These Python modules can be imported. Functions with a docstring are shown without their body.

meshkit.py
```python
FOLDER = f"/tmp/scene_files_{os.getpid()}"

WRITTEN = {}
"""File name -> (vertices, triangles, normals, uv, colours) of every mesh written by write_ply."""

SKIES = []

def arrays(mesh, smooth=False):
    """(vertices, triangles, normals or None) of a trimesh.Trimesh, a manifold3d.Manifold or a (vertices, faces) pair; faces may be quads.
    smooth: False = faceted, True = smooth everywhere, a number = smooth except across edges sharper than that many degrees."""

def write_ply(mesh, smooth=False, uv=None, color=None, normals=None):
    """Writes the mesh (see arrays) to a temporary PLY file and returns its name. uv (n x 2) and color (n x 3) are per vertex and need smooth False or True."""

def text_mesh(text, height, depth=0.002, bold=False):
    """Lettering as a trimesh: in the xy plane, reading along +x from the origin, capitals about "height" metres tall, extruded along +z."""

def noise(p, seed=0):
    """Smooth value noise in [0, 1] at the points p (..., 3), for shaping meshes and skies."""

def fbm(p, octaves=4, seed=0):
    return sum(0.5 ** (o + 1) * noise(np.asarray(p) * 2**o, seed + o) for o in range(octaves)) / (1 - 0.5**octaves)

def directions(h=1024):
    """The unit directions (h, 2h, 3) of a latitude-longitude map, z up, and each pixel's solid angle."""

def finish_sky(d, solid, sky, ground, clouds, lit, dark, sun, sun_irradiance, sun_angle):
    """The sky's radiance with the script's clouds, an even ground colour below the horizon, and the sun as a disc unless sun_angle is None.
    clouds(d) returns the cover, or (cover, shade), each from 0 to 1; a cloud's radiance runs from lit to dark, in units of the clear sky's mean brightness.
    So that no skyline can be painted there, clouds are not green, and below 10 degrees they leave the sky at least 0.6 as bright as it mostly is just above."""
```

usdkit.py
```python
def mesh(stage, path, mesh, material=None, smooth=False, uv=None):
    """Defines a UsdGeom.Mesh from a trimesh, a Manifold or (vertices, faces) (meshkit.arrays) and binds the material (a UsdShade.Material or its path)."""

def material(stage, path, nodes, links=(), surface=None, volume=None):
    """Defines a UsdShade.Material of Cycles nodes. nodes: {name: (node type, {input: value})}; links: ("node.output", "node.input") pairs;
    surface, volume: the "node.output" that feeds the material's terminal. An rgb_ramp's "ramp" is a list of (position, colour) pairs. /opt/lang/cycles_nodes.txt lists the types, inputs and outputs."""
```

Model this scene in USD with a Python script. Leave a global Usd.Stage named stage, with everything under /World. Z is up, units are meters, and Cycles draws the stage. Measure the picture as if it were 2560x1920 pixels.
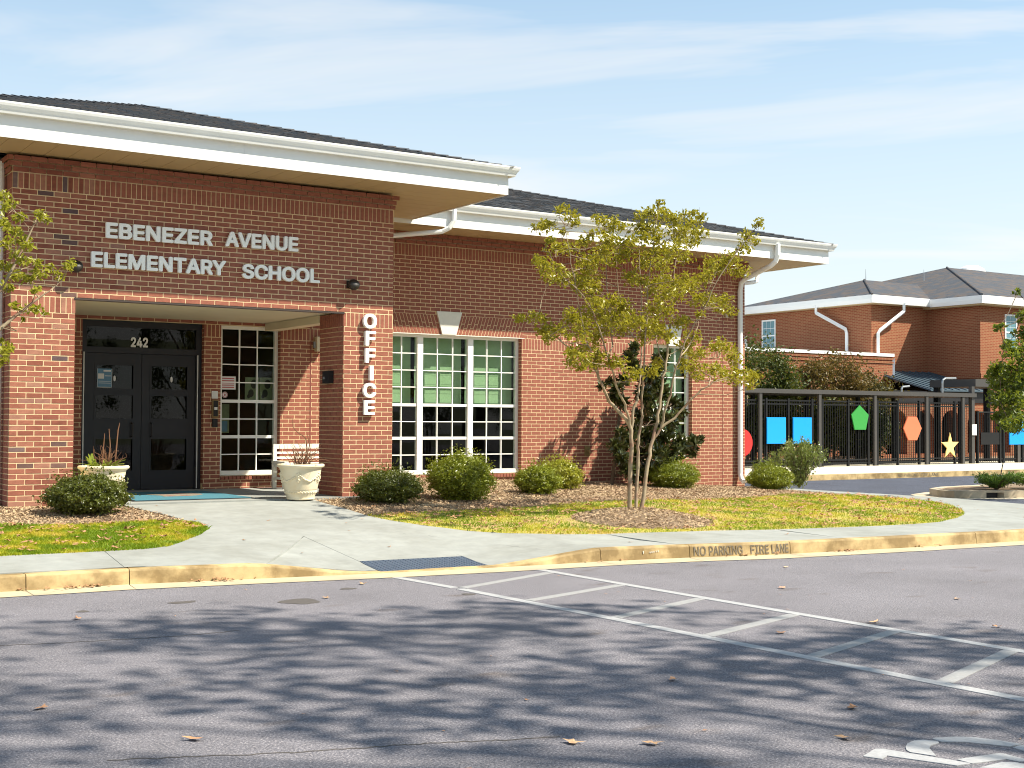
import math, random
import numpy as np
import trimesh
from shapely.geometry import Polygon, box as sbox, LineString, Point, MultiPolygon
from shapely.ops import unary_union, split as ssplit
from shapely import affinity
from scipy.spatial import Delaunay
from pxr import Usd, UsdGeom, UsdLux, UsdShade, Gf, Sdf
import usdkit, meshkit

stage = Usd.Stage.CreateInMemory()
UsdGeom.SetStageUpAxis(stage, UsdGeom.Tokens.z)
UsdGeom.SetStageMetersPerUnit(stage, 1.0)
world = UsdGeom.Xform.Define(stage, '/World')
stage.SetDefaultPrim(world.GetPrim())
UsdGeom.Scope.Define(stage, '/World/Looks')
rng = np.random.default_rng(42)
random.seed(42)

# ---------------------------------------------------------------- camera
FPX, EYE = 3290.0, 1.55
YAW, PITCH, ROLL = math.atan2(5070.0, FPX), math.atan(92.0 / FPX), 0.0045
f0 = np.array([math.cos(YAW), math.sin(YAW), 0.0]); r0 = np.array([math.sin(YAW), -math.cos(YAW), 0.0]); u0 = np.array([0, 0, 1.0])
fw = f0 * math.cos(PITCH) + u0 * math.sin(PITCH); up = u0 * math.cos(PITCH) - f0 * math.sin(PITCH)
cr = r0 * math.cos(ROLL) + up * math.sin(ROLL); cu = up * math.cos(ROLL) - r0 * math.sin(ROLL)
cam = UsdGeom.Camera.Define(stage, '/World/camera')
cam.AddTransformOp().Set(Gf.Matrix4d(*cr, 0, *cu, 0, *(-fw), 0, 0, 0, EYE, 1))
cam.CreateHorizontalApertureAttr(36.0); cam.CreateVerticalApertureAttr(27.0)
cam.CreateFocalLengthAttr(36.0 * FPX / 2560.0)
cam.CreateClippingRangeAttr(Gf.Vec2f(0.1, 2000))
cam.CreateExposureAttr(1.02)

# ---------------------------------------------------------------- sun and sky
SUN = np.array([0.453, -0.442, 0.774]); SUN /= np.linalg.norm(SUN)
sx = np.cross([0, 0, 1.0], SUN); sx /= np.linalg.norm(sx); sy = np.cross(SUN, sx)
sun = UsdLux.DistantLight.Define(stage, '/World/sun')
sun.CreateIntensityAttr(1.22); sun.CreateAngleAttr(0.6); sun.CreateNormalizeAttr(True)
sun.CreateColorAttr(Gf.Vec3f(1.0, 0.925, 0.775))
sun.AddTransformOp().Set(Gf.Matrix4d(*sx, 0, *sy, 0, *SUN, 0, 0, 0, 0, 1))
SUN_EL, SUN_ROT = math.asin(SUN[2]), math.atan2(SUN[0], SUN[1])
sky_mat = usdkit.material(stage, '/World/Looks/sky_material', {
    'sky': ('sky_texture', {'sky_type': 'single_scattering', 'sun_disc': False, 'sun_elevation': SUN_EL, 'sun_rotation': SUN_ROT, 'altitude': 200.0, 'air_density': 1.0, 'aerosol_density': 1.0, 'ozone_density': 1.0}),
    'tc': ('texture_coordinate', {}),
    'sep': ('separate_xyz', {}),
    'zz': ('math', {'math_type': 'add', 'value2': 0.16}),
    'px': ('math', {'math_type': 'divide'}), 'py': ('math', {'math_type': 'divide'}),
    'comb': ('combine_xyz', {'z': 0.0}),
    'da': ('vector_math', {'math_type': 'dot_product', 'vector2': (0.70, 1.05, 0.0)}), 'db': ('vector_math', {'math_type': 'dot_product', 'vector2': (0.46, -0.22, 0.0)}),
    'mp': ('combine_xyz', {'z': 9.3}),
    'n': ('noise_texture', {'scale': 1.0, 'detail': 7.0, 'roughness': 0.52, 'distortion': 0.9}),
    'ramp': ('rgb_ramp', {'ramp': [(0.33, (0.0, 0.0, 0.0)), (0.46, (0.28, 0.28, 0.28)), (0.56, (0.58, 0.58, 0.58)), (0.70, (0.88, 0.88, 0.88))]}),
    'hz': ('map_range', {'from_min': 0.0, 'from_max': 0.50, 'to_min': 0.93, 'to_max': 0.0, 'clamp': True}),
    'mx': ('math', {'math_type': 'maximum'}),
    'tint': ('mix_color', {'blend_type': 'multiply', 'fac': 1.0, 'b': (0.45, 0.98, 1.08), 'use_clamp': False}),
    'cm': ('mix_color', {'blend_type': 'mix', 'b': (5.7, 5.5, 5.3), 'use_clamp': False}),
    'bg': ('background_shader', {'strength': 0.092}),
}, [('tc.generated', 'sep.vector'), ('sep.z', 'zz.value1'), ('sep.x', 'px.value1'), ('zz.value', 'px.value2'), ('sep.y', 'py.value1'), ('zz.value', 'py.value2'),
    ('px.value', 'comb.x'), ('py.value', 'comb.y'), ('comb.vector', 'da.vector1'), ('comb.vector', 'db.vector1'), ('da.value', 'mp.x'), ('db.value', 'mp.y'), ('mp.vector', 'n.vector'), ('n.fac', 'ramp.fac'), ('sep.z', 'hz.value'),
    ('ramp.color', 'mx.value1'), ('hz.result', 'mx.value2'), ('mx.value', 'cm.fac'), ('sky.color', 'tint.a'), ('tint.result', 'cm.a'), ('cm.result', 'bg.color')], surface='bg.background')
dome = UsdLux.DomeLight.Define(stage, '/World/sky')
dome.CreateIntensityAttr(1.0)
UsdShade.MaterialBindingAPI.Apply(dome.GetPrim()).Bind(sky_mat)
dome.GetPrim().SetCustomDataByKey('kind', 'structure')

# ---------------------------------------------------------------- helpers
USED = {}
def unique(path):
    n = USED.get(path, -1) + 1
    USED[path] = n
    return path if n == 0 else '%s_%03d' % (path, n)

def ppath(parent):
    if parent is None: return '/World'
    return str(parent.GetPath())

def meta(prim, label=None, cat=None, group=None, kind=None):
    for k, v in (('label', label), ('category', cat), ('group', group), ('kind', kind)):
        if v: prim.SetCustomDataByKey(k, v)
    return prim

def thing(name, label=None, cat=None, loc=(0, 0, 0), group=None, kind=None, rz=0):
    x = UsdGeom.Xform.Define(stage, unique('/World/' + name))
    x.AddTranslateOp().Set(Gf.Vec3d(*map(float, loc)))
    if rz: x.AddRotateZOp().Set(float(rz))
    p = x.GetPrim()
    p.SetCustomDataByKey('origin', Gf.Vec3d(*map(float, loc)))
    return meta(p, label, cat, group, kind)

ORIGIN = {}
def obj(name, m, mat, parent=None, label=None, cat=None, group=None, kind=None, smooth=False):
    """one Mesh prim; m is MB, trimesh or (v, f) in world coordinates unless the parent has an offset"""
    if isinstance(m, MB): m = m.get()
    if isinstance(m, trimesh.Trimesh): m = (np.asarray(m.vertices), np.asarray(m.faces))
    v = np.array(m[0], float)
    if parent is not None:
        o = parent.GetCustomDataByKey('origin')
        if o is not None: v = v - np.array(o)
    path = unique(ppath(parent) + '/' + name)
    p = usdkit.mesh(stage, path, (v, m[1]), mat, smooth=smooth).GetPrim()
    return meta(p, label, cat, group, kind)

def sub(parent_prim):
    """sub-parts hang on a part mesh: give the part the same origin as its thing"""
    o = parent_prim.GetParent().GetCustomDataByKey('origin')
    if o is not None: parent_prim.SetCustomDataByKey('origin', o)
    return parent_prim

class MB:
    def __init__(s): s.v, s.f, s.n = [], [], 0
    def add(s, v, f):
        v = np.asarray(v, float).reshape(-1, 3); f = np.asarray(f, int)
        if f.shape[1] == 4: f = np.vstack([f[:, [0, 1, 2]], f[:, [0, 2, 3]]])
        s.v.append(v); s.f.append(f + s.n); s.n += len(v); return s
    def tm(s, t): return s.add(t.vertices, t.faces)
    def box(s, x0, x1, y0, y1, z0, z1):
        v = [(x, y, z) for x in (x0, x1) for y in (y0, y1) for z in (z0, z1)]
        return s.add(v, [(0, 1, 3, 2), (4, 6, 7, 5), (0, 4, 5, 1), (2, 3, 7, 6), (0, 2, 6, 4), (1, 5, 7, 3)])
    def tube(s, pts, r, n=8, cap=True):
        pts = np.asarray(pts, float); k = len(pts)
        r = np.broadcast_to(np.asarray(r, float), (k,))
        t = np.gradient(pts, axis=0); t /= np.maximum(np.linalg.norm(t, axis=1, keepdims=True), 1e-9)
        a = np.array([1.0, 0, 0]) if abs(t[0][0]) < .8 else np.array([0, 1.0, 0])
        V = []
        nrm = np.cross(t[0], a); nrm /= np.linalg.norm(nrm)
        for i in range(k):
            nrm = nrm - t[i] * (nrm @ t[i]); nrm /= max(np.linalg.norm(nrm), 1e-9)
            b = np.cross(t[i], nrm)
            an = np.arange(n) * 2 * np.pi / n
            V.append(pts[i] + r[i] * (np.cos(an)[:, None] * nrm + np.sin(an)[:, None] * b))
        V = np.vstack(V); F = []
        for i in range(k - 1):
            for j in range(n):
                q = (j + 1) % n
                F.append((i * n + j, i * n + q, (i + 1) * n + q, (i + 1) * n + j))
        s.add(V, F)
        if cap:
            for e, c in ((0, pts[0]), (k - 1, pts[-1])):
                ring = V[e * n:(e + 1) * n]
                s.add(np.vstack([ring, c]), [((j + 1) % n, j, n) if e == 0 else (j, (j + 1) % n, n) for j in range(n)])
        return s
    def lathe(s, prof, c=(0, 0, 0), n=36):
        prof = np.asarray(prof, float); an = np.arange(n) * 2 * np.pi / n
        V = np.concatenate([np.stack([np.cos(an) * r + c[0], np.sin(an) * r + c[1], np.full(n, z) + c[2]], 1) for r, z in prof])
        F = []
        for i in range(len(prof) - 1):
            for j in range(n):
                q = (j + 1) % n
                F.append((i * n + j, i * n + q, (i + 1) * n + q, (i + 1) * n + j))
        return s.add(V, F)
    def get(s): return np.vstack(s.v), np.vstack(s.f)

def sweep(prof, path, up=(0, 0, 1), closed=True):
    """profile (a, b): a = sideways to the right of the path, b = up; mitred along a polyline"""
    path = np.asarray(path, float); prof = np.asarray(prof, float); up = np.asarray(up, float); k, n = len(path), len(prof)
    V = []
    for i in range(k):
        d0 = path[i] - path[i - 1] if i else path[1] - path[0]
        d1 = path[i + 1] - path[i] if i < k - 1 else path[-1] - path[-2]
        d0 = d0 / np.linalg.norm(d0); d1 = d1 / np.linalg.norm(d1)
        s0 = np.cross(d0, up); s1 = np.cross(d1, up); m = s0 / np.linalg.norm(s0) + s1 / np.linalg.norm(s1); m /= np.linalg.norm(m)
        sc = 1.0 / max(0.3, m @ (s0 / np.linalg.norm(s0)))
        V.append(path[i] + prof[:, :1] * m * sc + prof[:, 1:] * up)
    V = np.vstack(V); F = []
    for i in range(k - 1):
        for j in range(n if closed else n - 1):
            q = (j + 1) % n
            F.append((i * n + j, (i + 1) * n + j, (i + 1) * n + q, i * n + q))
    mb = MB().add(V, F)
    if closed:
        t = trimesh.creation.triangulate_polygon(Polygon(prof), engine='earcut')
        if len(t[0]) == n:
            mb.add(V[:n], t[1][:, ::-1]); mb.add(V[-n:], t[1])
    return mb

def polys(g):
    if g.is_empty: return []
    if g.geom_type == 'Polygon': return [g]
    return [p for p in getattr(g, 'geoms', []) if p.geom_type == 'Polygon' and p.area > 1e-6]

def extr(poly, axis, c0, c1):
    """polygon in (x,z) for axis y, (y,z) for axis x, (x,y) for axis z; solid between c0 and c1"""
    mb = MB()
    for p in polys(poly):
        t = trimesh.creation.extrude_polygon(p, abs(c1 - c0), engine='earcut')
        v = np.array(t.vertices); f = np.array(t.faces); d = v[:, 2] + min(c0, c1)
        if axis == 'y': w = np.stack([v[:, 0], d, v[:, 1]], 1); f = f[:, ::-1]
        elif axis == 'x': w = np.stack([d, v[:, 0], v[:, 1]], 1)
        else: w = np.stack([v[:, 0], v[:, 1], d], 1)
        mb.add(w, f)
    return mb

def sheet(poly, zf, h=0.35, drop=0.0):
    """a polygon draped on the height function zf; drop > 0 adds a skirt"""
    mb = MB()
    for p in polys(poly):
        x0, y0, x1, y1 = p.bounds
        b = []
        for ring in [p.exterior] + list(p.interiors):
            L = ring.length; k = max(4, int(L / h)); b += [ring.interpolate(i * L / k).coords[0] for i in range(k)] + list(ring.coords)[:-1]
        gx, gy = np.meshgrid(np.arange(x0, x1, h), np.arange(y0, y1, h)); g = np.stack([gx.ravel(), gy.ravel()], 1)
        pin = p.buffer(-h * 0.4)
        import shapely
        g = g[shapely.contains_xy(pin, g[:, 0], g[:, 1])] if not pin.is_empty else g[:0]
        P = np.unique(np.round(np.vstack([np.array(b), g]), 5), axis=0)
        T = Delaunay(P).simplices
        c = P[T].mean(1)
        T = T[shapely.contains_xy(p.buffer(1e-4), c[:, 0], c[:, 1])]
        a = P[T]; cr_ = (a[:, 1, 0] - a[:, 0, 0]) * (a[:, 2, 1] - a[:, 0, 1]) - (a[:, 1, 1] - a[:, 0, 1]) * (a[:, 2, 0] - a[:, 0, 0])
        T = np.where((cr_ < 0)[:, None], T[:, ::-1], T); T = T[np.abs(cr_) > 1e-7]
        mb.add(np.column_stack([P, zf(P[:, 0], P[:, 1])]), T)
        if drop:
            for ring in [p.exterior]:
                c = np.array(ring.coords)
                L = ring.length; k = max(4, int(L / h)); q = np.array([ring.interpolate(i * L / k).coords[0] for i in range(k)] + [c[0]])
                z = zf(q[:, 0], q[:, 1]); n = len(q)
                V = np.vstack([np.column_stack([q, z]), np.column_stack([q, z - drop])])
                mb.add(V, [(i, i + n, i + 1 + n, i + 1) for i in range(n - 1)])
    return mb

def ss(a, b, x):
    t = np.clip((x - a) / (b - a), 0, 1); return t * t * (3 - 2 * t)

def gz(x, y):
    """height of the planted ground and walks on the school's side of the kerb"""
    x = np.asarray(x, float); y = np.asarray(y, float)
    t = np.clip((y - 12.3) / 6.5, 0, 1.2)
    z = .15 + .40 * t * (1 - .65 * ss(8.5, 18, x))
    z = .15 + (z - .15) * (1 - ss(16.5, 19.6, x) * .75)
    D = np.clip(np.minimum((x - 4.86) / 1.1, (8.75 - x) / 1.3), 0, 1); E = np.clip((13.9 - y) / 2.0, 0, 1)
    z = z - .135 * D * E
    r = np.hypot((x - 11.0) / 1.1, (y - 13.8) / .95)
    return z + .15 * np.clip(1 - r * r, 0, 1) ** 1.2

# ---------------------------------------------------------------- materials
def mat(name, col, rough=0.7, var=0.0, vscale=6.0, bump=0.0, bscale=60.0, spec=0.4, col2=None, c2scale=1.5, c2range=(0.45, 0.62), metallic=0.0, extra=None, isl=0.0):
    """principled with noise variation in value (var), a second tone in patches (col2) and fine bump"""
    n = {'g': ('geometry', {}), 'p': ('principled_bsdf', {'roughness': rough, 'specular_ior_level': spec, 'metallic': metallic, 'base_color': col})}
    L = []; cur = None
    if col2 is not None:
        n['n2'] = ('noise_texture', {'scale': c2scale, 'detail': 6.0, 'roughness': 0.6}); n['r2'] = ('rgb_ramp', {'ramp': [(c2range[0], col), (c2range[1], col2)]})
        L += [('g.position', 'n2.vector'), ('n2.fac', 'r2.fac')]; cur = 'r2.color'
    if var or isl:
        n['n1'] = ('noise_texture', {'scale': vscale, 'detail': 5.0, 'roughness': 0.65}); n['m1'] = ('map_range', {'from_min': 0.25, 'from_max': 0.75, 'to_min': 1 - var, 'to_max': 1 + var})
        n['h'] = ('hsv', {'color': col})
        L += [('g.position', 'n1.vector'), ('n1.fac', 'm1.value')]
        if isl:
            n['m2'] = ('map_range', {'from_min': 0.0, 'from_max': 1.0, 'to_min': 1 - isl, 'to_max': 1 + isl}); n['mm'] = ('math', {'math_type': 'multiply'}); n['oi'] = ('object_info', {}); n['ad'] = ('math', {'math_type': 'add'}); n['fr'] = ('math', {'math_type': 'fraction'})
            L += [('g.random_per_island', 'ad.value1'), ('oi.random', 'ad.value2'), ('ad.value', 'fr.value1'), ('fr.value', 'm2.value'), ('m1.result', 'mm.value1'), ('m2.result', 'mm.value2'), ('mm.value', 'h.value')]
        else: L += [('m1.result', 'h.value')]
        if cur: L.append((cur, 'h.color'))
        cur = 'h.color'
    if cur: L.append((cur, 'p.base_color'))
    if bump:
        n['nb'] = ('noise_texture', {'scale': bscale, 'detail': 4.0, 'roughness': 0.7}); n['b'] = ('bump', {'strength': 1.0, 'distance': bump})
        L += [('g.position', 'nb.vector'), ('nb.fac', 'b.height'), ('b.normal', 'p.normal')]
    return usdkit.material(stage, '/World/Looks/' + name, n, L, surface='p.BSDF')

def leafmat(name, ramp, rough=0.45, trans=0.35, tcol=(0.30, 0.34, 0.03), spec=0.4):
    n = {'g': ('geometry', {}), 'r': ('rgb_ramp', {'ramp': ramp}), 'p': ('principled_bsdf', {'roughness': rough, 'specular_ior_level': spec}), 't': ('translucent_bsdf', {'color': tcol}), 'm': ('mix_closure', {'fac': trans}),
         'oi': ('object_info', {}), 'ad': ('math', {'math_type': 'add'}), 'fr': ('math', {'math_type': 'fraction'}), 'tm': ('mix_color', {'blend_type': 'mix', 'fac': 0.55, 'b': tcol})}
    return usdkit.material(stage, '/World/Looks/' + name, n, [('g.random_per_island', 'ad.value1'), ('oi.random', 'ad.value2'), ('ad.value', 'fr.value1'), ('fr.value', 'r.fac'), ('r.color', 'p.base_color'), ('r.color', 'tm.a'), ('tm.result', 't.color'), ('p.BSDF', 'm.closure1'), ('t.BSDF', 'm.closure2')], surface='m.closure')

def brickmat():
    n = {'g': ('geometry', {}), 'oi': ('object_info', {}), 'ad': ('math', {'math_type': 'add'}), 'fr': ('math', {'math_type': 'fraction'}),
         'r': ('rgb_ramp', {'ramp': [(0.0, (0.21, 0.068, 0.045)), (0.25, (0.262, 0.090, 0.060)), (0.5, (0.295, 0.108, 0.072)), (0.75, (0.335, 0.135, 0.090)), (0.90, (0.33, 0.16, 0.112)), (0.93, (0.27, 0.13, 0.10)), (0.96, (0.13, 0.075, 0.065)), (0.985, (0.10, 0.065, 0.075)), (1.0, (0.30, 0.19, 0.15))]}),
         'mp': ('mapping', {'scale': (9, 9, 22)}), 'n': ('noise_texture', {'scale': 1.0, 'detail': 5.0, 'roughness': 0.65}), 'm': ('map_range', {'from_min': 0.28, 'from_max': 0.72, 'to_min': 0.80, 'to_max': 1.20}),
         'h': ('hsv', {}), 'nb': ('noise_texture', {'scale': 140.0, 'detail': 4.0}), 'b': ('bump', {'strength': 1.0, 'distance': 0.002}), 'p': ('principled_bsdf', {'roughness': 0.85, 'specular_ior_level': 0.25})}
    return usdkit.material(stage, '/World/Looks/brick_material', n, [('g.random_per_island', 'ad.value1'), ('oi.random', 'ad.value2'), ('ad.value', 'fr.value1'), ('fr.value', 'r.fac'), ('r.color', 'h.color'), ('g.position', 'mp.vector'), ('mp.vector', 'n.vector'), ('n.fac', 'm.value'), ('m.result', 'h.value'), ('h.color', 'p.base_color'), ('g.position', 'nb.vector'), ('nb.fac', 'b.height'), ('b.normal', 'p.normal')], surface='p.BSDF')

def farbrick():
    n = {'g': ('geometry', {}), 's': ('separate_xyz', {}), 'a': ('math', {'math_type': 'add'}), 'c': ('combine_xyz', {'z': 0.0}),
         'b': ('brick_texture', {'scale': 1.0, 'brick_width': 0.2032, 'row_height': 0.0677, 'mortar_size': 0.0065, 'mortar_smooth': 0.2, 'bias': 0.0, 'color1': (0.21, 0.060, 0.030), 'color2': (0.26, 0.082, 0.042), 'mortar': (0.35, 0.23, 0.12)}),
         'n': ('noise_texture', {'scale': 0.6, 'detail': 4.0}), 'm': ('map_range', {'from_min': 0.3, 'from_max': 0.7, 'to_min': 0.9, 'to_max': 1.1}), 'h': ('hsv', {}), 'p': ('principled_bsdf', {'roughness': 0.85, 'specular_ior_level': 0.2})}
    return usdkit.material(stage, '/World/Looks/far_brick_material', n, [('g.position', 's.vector'), ('s.x', 'a.value1'), ('s.y', 'a.value2'), ('a.value', 'c.x'), ('s.z', 'c.y'), ('c.vector', 'b.vector'), ('b.color', 'h.color'), ('g.position', 'n.vector'), ('n.fac', 'm.value'), ('m.result', 'h.value'), ('h.color', 'p.base_color')], surface='p.BSDF')

def glassmat(name='glass_material', tint=(0.82, 0.90, 0.86), ior=1.42):
    n = {'lw': ('layer_weight', {'blend': 0.5}), 'pw': ('math', {'math_type': 'power', 'value2': 5.0}), 'f': ('math', {'math_type': 'multiply_add', 'value2': 0.9, 'value3': 0.022}), 't': ('transparent_bsdf', {'color': tint}), 'gl': ('glossy_bsdf', {'color': (1, 1, 1), 'roughness': 0.0}), 'm': ('mix_closure', {})}
    return usdkit.material(stage, '/World/Looks/' + name, n, [('lw.facing', 'pw.value1'), ('pw.value', 'f.value1'), ('f.value', 'm.fac'), ('t.BSDF', 'm.closure1'), ('gl.BSDF', 'm.closure2')], surface='m.closure')

def asphalt(name, base, grain=1.0):
    s = lambda k: tuple(min(1.0, c * k) for c in base)
    n = {'g': ('geometry', {}),
         'n1': ('noise_texture', {'scale': 75.0, 'detail': 5.0, 'roughness': 0.8}), 'r1': ('rgb_ramp', {'ramp': [(0.31, (base[0] * .18, base[1] * .22, base[2] * .34)), (0.45, s(0.78)), (0.55, s(1.20)), (0.65, (base[0] * 2.7, base[1] * 2.5, base[2] * 2.25))]}),
         'n4': ('noise_texture', {'scale': 16.0, 'detail': 4.0, 'roughness': 0.7}), 'm4': ('map_range', {'from_min': 0.3, 'from_max': 0.7, 'to_min': 0.86, 'to_max': 1.14}),
         'n2': ('noise_texture', {'scale': 0.8, 'detail': 6.0, 'roughness': 0.6}), 'm2': ('map_range', {'from_min': 0.3, 'from_max': 0.7, 'to_min': 0.86, 'to_max': 1.12}), 'mm': ('math', {'math_type': 'multiply'}),
         'h': ('hsv', {}),
         'mp': ('mapping', {'scale': (1.0, 2.1, 1.0)}), 'n3': ('noise_texture', {'scale': 1.3, 'detail': 3.0, 'roughness': 0.45}), 'r3': ('rgb_ramp', {'ramp': [(0.64, (1, 1, 1)), (0.74, (0.72, 0.66, 0.60))]}),
         'mx': ('mix_color', {'blend_type': 'multiply', 'fac': 1.0}),
         'nb': ('noise_texture', {'scale': 75.0, 'detail': 4.0, 'roughness': 0.7}), 'b': ('bump', {'strength': 1.0, 'distance': 0.009}),
         'p': ('principled_bsdf', {'roughness': 0.9, 'specular_ior_level': 0.25})}
    L = [('g.position', 'n1.vector'), ('n1.fac', 'r1.fac'), ('r1.color', 'h.color'), ('g.position', 'n2.vector'), ('n2.fac', 'm2.value'), ('g.position', 'n4.vector'), ('n4.fac', 'm4.value'), ('m2.result', 'mm.value1'), ('m4.result', 'mm.value2'), ('mm.value', 'h.value'), ('g.position', 'mp.vector'), ('mp.vector', 'n3.vector'), ('n3.fac', 'r3.fac'), ('h.color', 'mx.a'), ('r3.color', 'mx.b'), ('mx.result', 'p.base_color'), ('g.position', 'nb.vector'), ('nb.fac', 'b.height'), ('b.normal', 'p.normal')]
    return usdkit.material(stage, '/World/Looks/' + name, n, L, surface='p.BSDF')

M = {}
M['brick'] = brickmat(); M['far_brick'] = farbrick(); M['glass'] = glassmat()
M['mortar'] = mat('mortar', (0.74, 0.57, 0.34), 0.9, 0.12, 9.0, 0.002, 150)
M['mortar_dark'] = mat('joint_sealant', (0.20, 0.06, 0.045), 0.8)
M['white_trim'] = mat('white_aluminium', (0.80, 0.80, 0.78), 0.4, 0.05, 2.5, spec=0.5)
M['white_frame'] = mat('white_window_frame', (0.82, 0.81, 0.77), 0.4, 0.04, 5.0, spec=0.5)
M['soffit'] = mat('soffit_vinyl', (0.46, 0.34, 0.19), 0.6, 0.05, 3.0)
M['cream_panel'] = mat('cream_panel', (0.66, 0.57, 0.40), 0.6, 0.05, 2.0)
M['cast_stone'] = mat('cast_stone', (0.72, 0.69, 0.60), 0.8, 0.06, 12.0, 0.001, 200)
M['letter'] = mat('white_letter', (0.88, 0.87, 0.84), 0.45)
M['bronze'] = mat('dark_bronze', (0.018, 0.016, 0.018), 0.45, 0.1, 5, spec=0.35)
M['door'] = mat('dark_door_paint', (0.020, 0.019, 0.023), 0.45, 0.12, 4, spec=0.35)
M['steel_lintel'] = mat('painted_lintel', (0.05, 0.035, 0.03), 0.6)
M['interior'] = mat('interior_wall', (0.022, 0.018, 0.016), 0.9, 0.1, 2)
M['shade_cloth'] = mat('green_shade_cloth', (0.27, 0.38, 0.22), 0.85, 0.05, 3)
M['shingle'] = mat('shingle', (0.055, 0.064, 0.078), 0.95, 0.25, 25.0, 0.003, 120, col2=(0.085, 0.076, 0.076), c2scale=5.0, c2range=(0.45, 0.6), isl=0.4)
M['far_roof'] = mat('far_shingle', (0.050, 0.056, 0.070), 0.95, 0.22, 5.0, 0.01, 20, col2=(0.085, 0.068, 0.062), c2scale=1.7, c2range=(0.46, 0.58))
M['asphalt'] = asphalt('asphalt', (0.166, 0.159, 0.178))
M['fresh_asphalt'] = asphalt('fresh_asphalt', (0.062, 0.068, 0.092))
M['concrete'] = mat('concrete', (0.280, 0.288, 0.274), 0.85, 0.13, 5.0, 0.0015, 140, col2=(0.232, 0.236, 0.218), c2scale=1.1, c2range=(0.40, 0.65))
M['concrete_gutter'] = mat('concrete_gutter', (0.46, 0.38, 0.25), 0.85, 0.12, 8.0, 0.0015, 140, col2=(0.36, 0.30, 0.21), c2scale=2.0)
M['concrete_bed'] = mat('concrete_joint', (0.20, 0.19, 0.165), 0.95)
M['kerb_yellow'] = mat('yellow_kerb_paint', (0.50, 0.365, 0.18), 0.75, 0.16, 9.0, 0.002, 120, col2=(0.23, 0.155, 0.065), c2scale=2.2, c2range=(0.42, 0.60))
M['kerb_grey'] = mat('grey_kerb', (0.50, 0.42, 0.31), 0.85, 0.12, 4.0, 0.002, 120, col2=(0.34, 0.28, 0.20), c2scale=1.5)
M['road_paint'] = mat('road_paint', (0.325, 0.325, 0.335), 0.7, 0.18, 40.0, 0.001, 150, col2=(0.36, 0.36, 0.36), c2scale=9.0, c2range=(0.5, 0.68))
M['road_paint_worn'] = mat('worn_road_paint', (0.265, 0.265, 0.27), 0.75, 0.18, 50.0, 0.001, 150, col2=(0.27, 0.265, 0.265), c2scale=14.0, c2range=(0.42, 0.62))
M['stencil'] = mat('black_stencil', (0.17, 0.14, 0.10), 0.8, 0.4, 50)
M['tactile'] = mat('tactile_blue', (0.055, 0.075, 0.11), 0.6, 0.2, 20)
M['mulch_base'] = mat('mulch_base', (0.22, 0.155, 0.10), 0.95, 0.3, 30.0, 0.02, 45, col2=(0.18, 0.115, 0.07), c2scale=1.4, c2range=(0.48, 0.66))
M['mulch_chip'] = mat('mulch_chip', (0.32, 0.23, 0.14), 0.9, 0.25, 3.0, isl=0.5, col2=(0.22, 0.14, 0.085), c2scale=1.1, c2range=(0.48, 0.62))
M['lawn_base'] = mat('lawn_soil', (0.38, 0.33, 0.055), 0.95, 0.3, 9.0, 0.02, 40, col2=(0.46, 0.33, 0.14), c2scale=1.6)
M['grass'] = None
M['ground'] = mat('ground', (0.10, 0.11, 0.045), 0.95, 0.2, 0.5)
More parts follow.
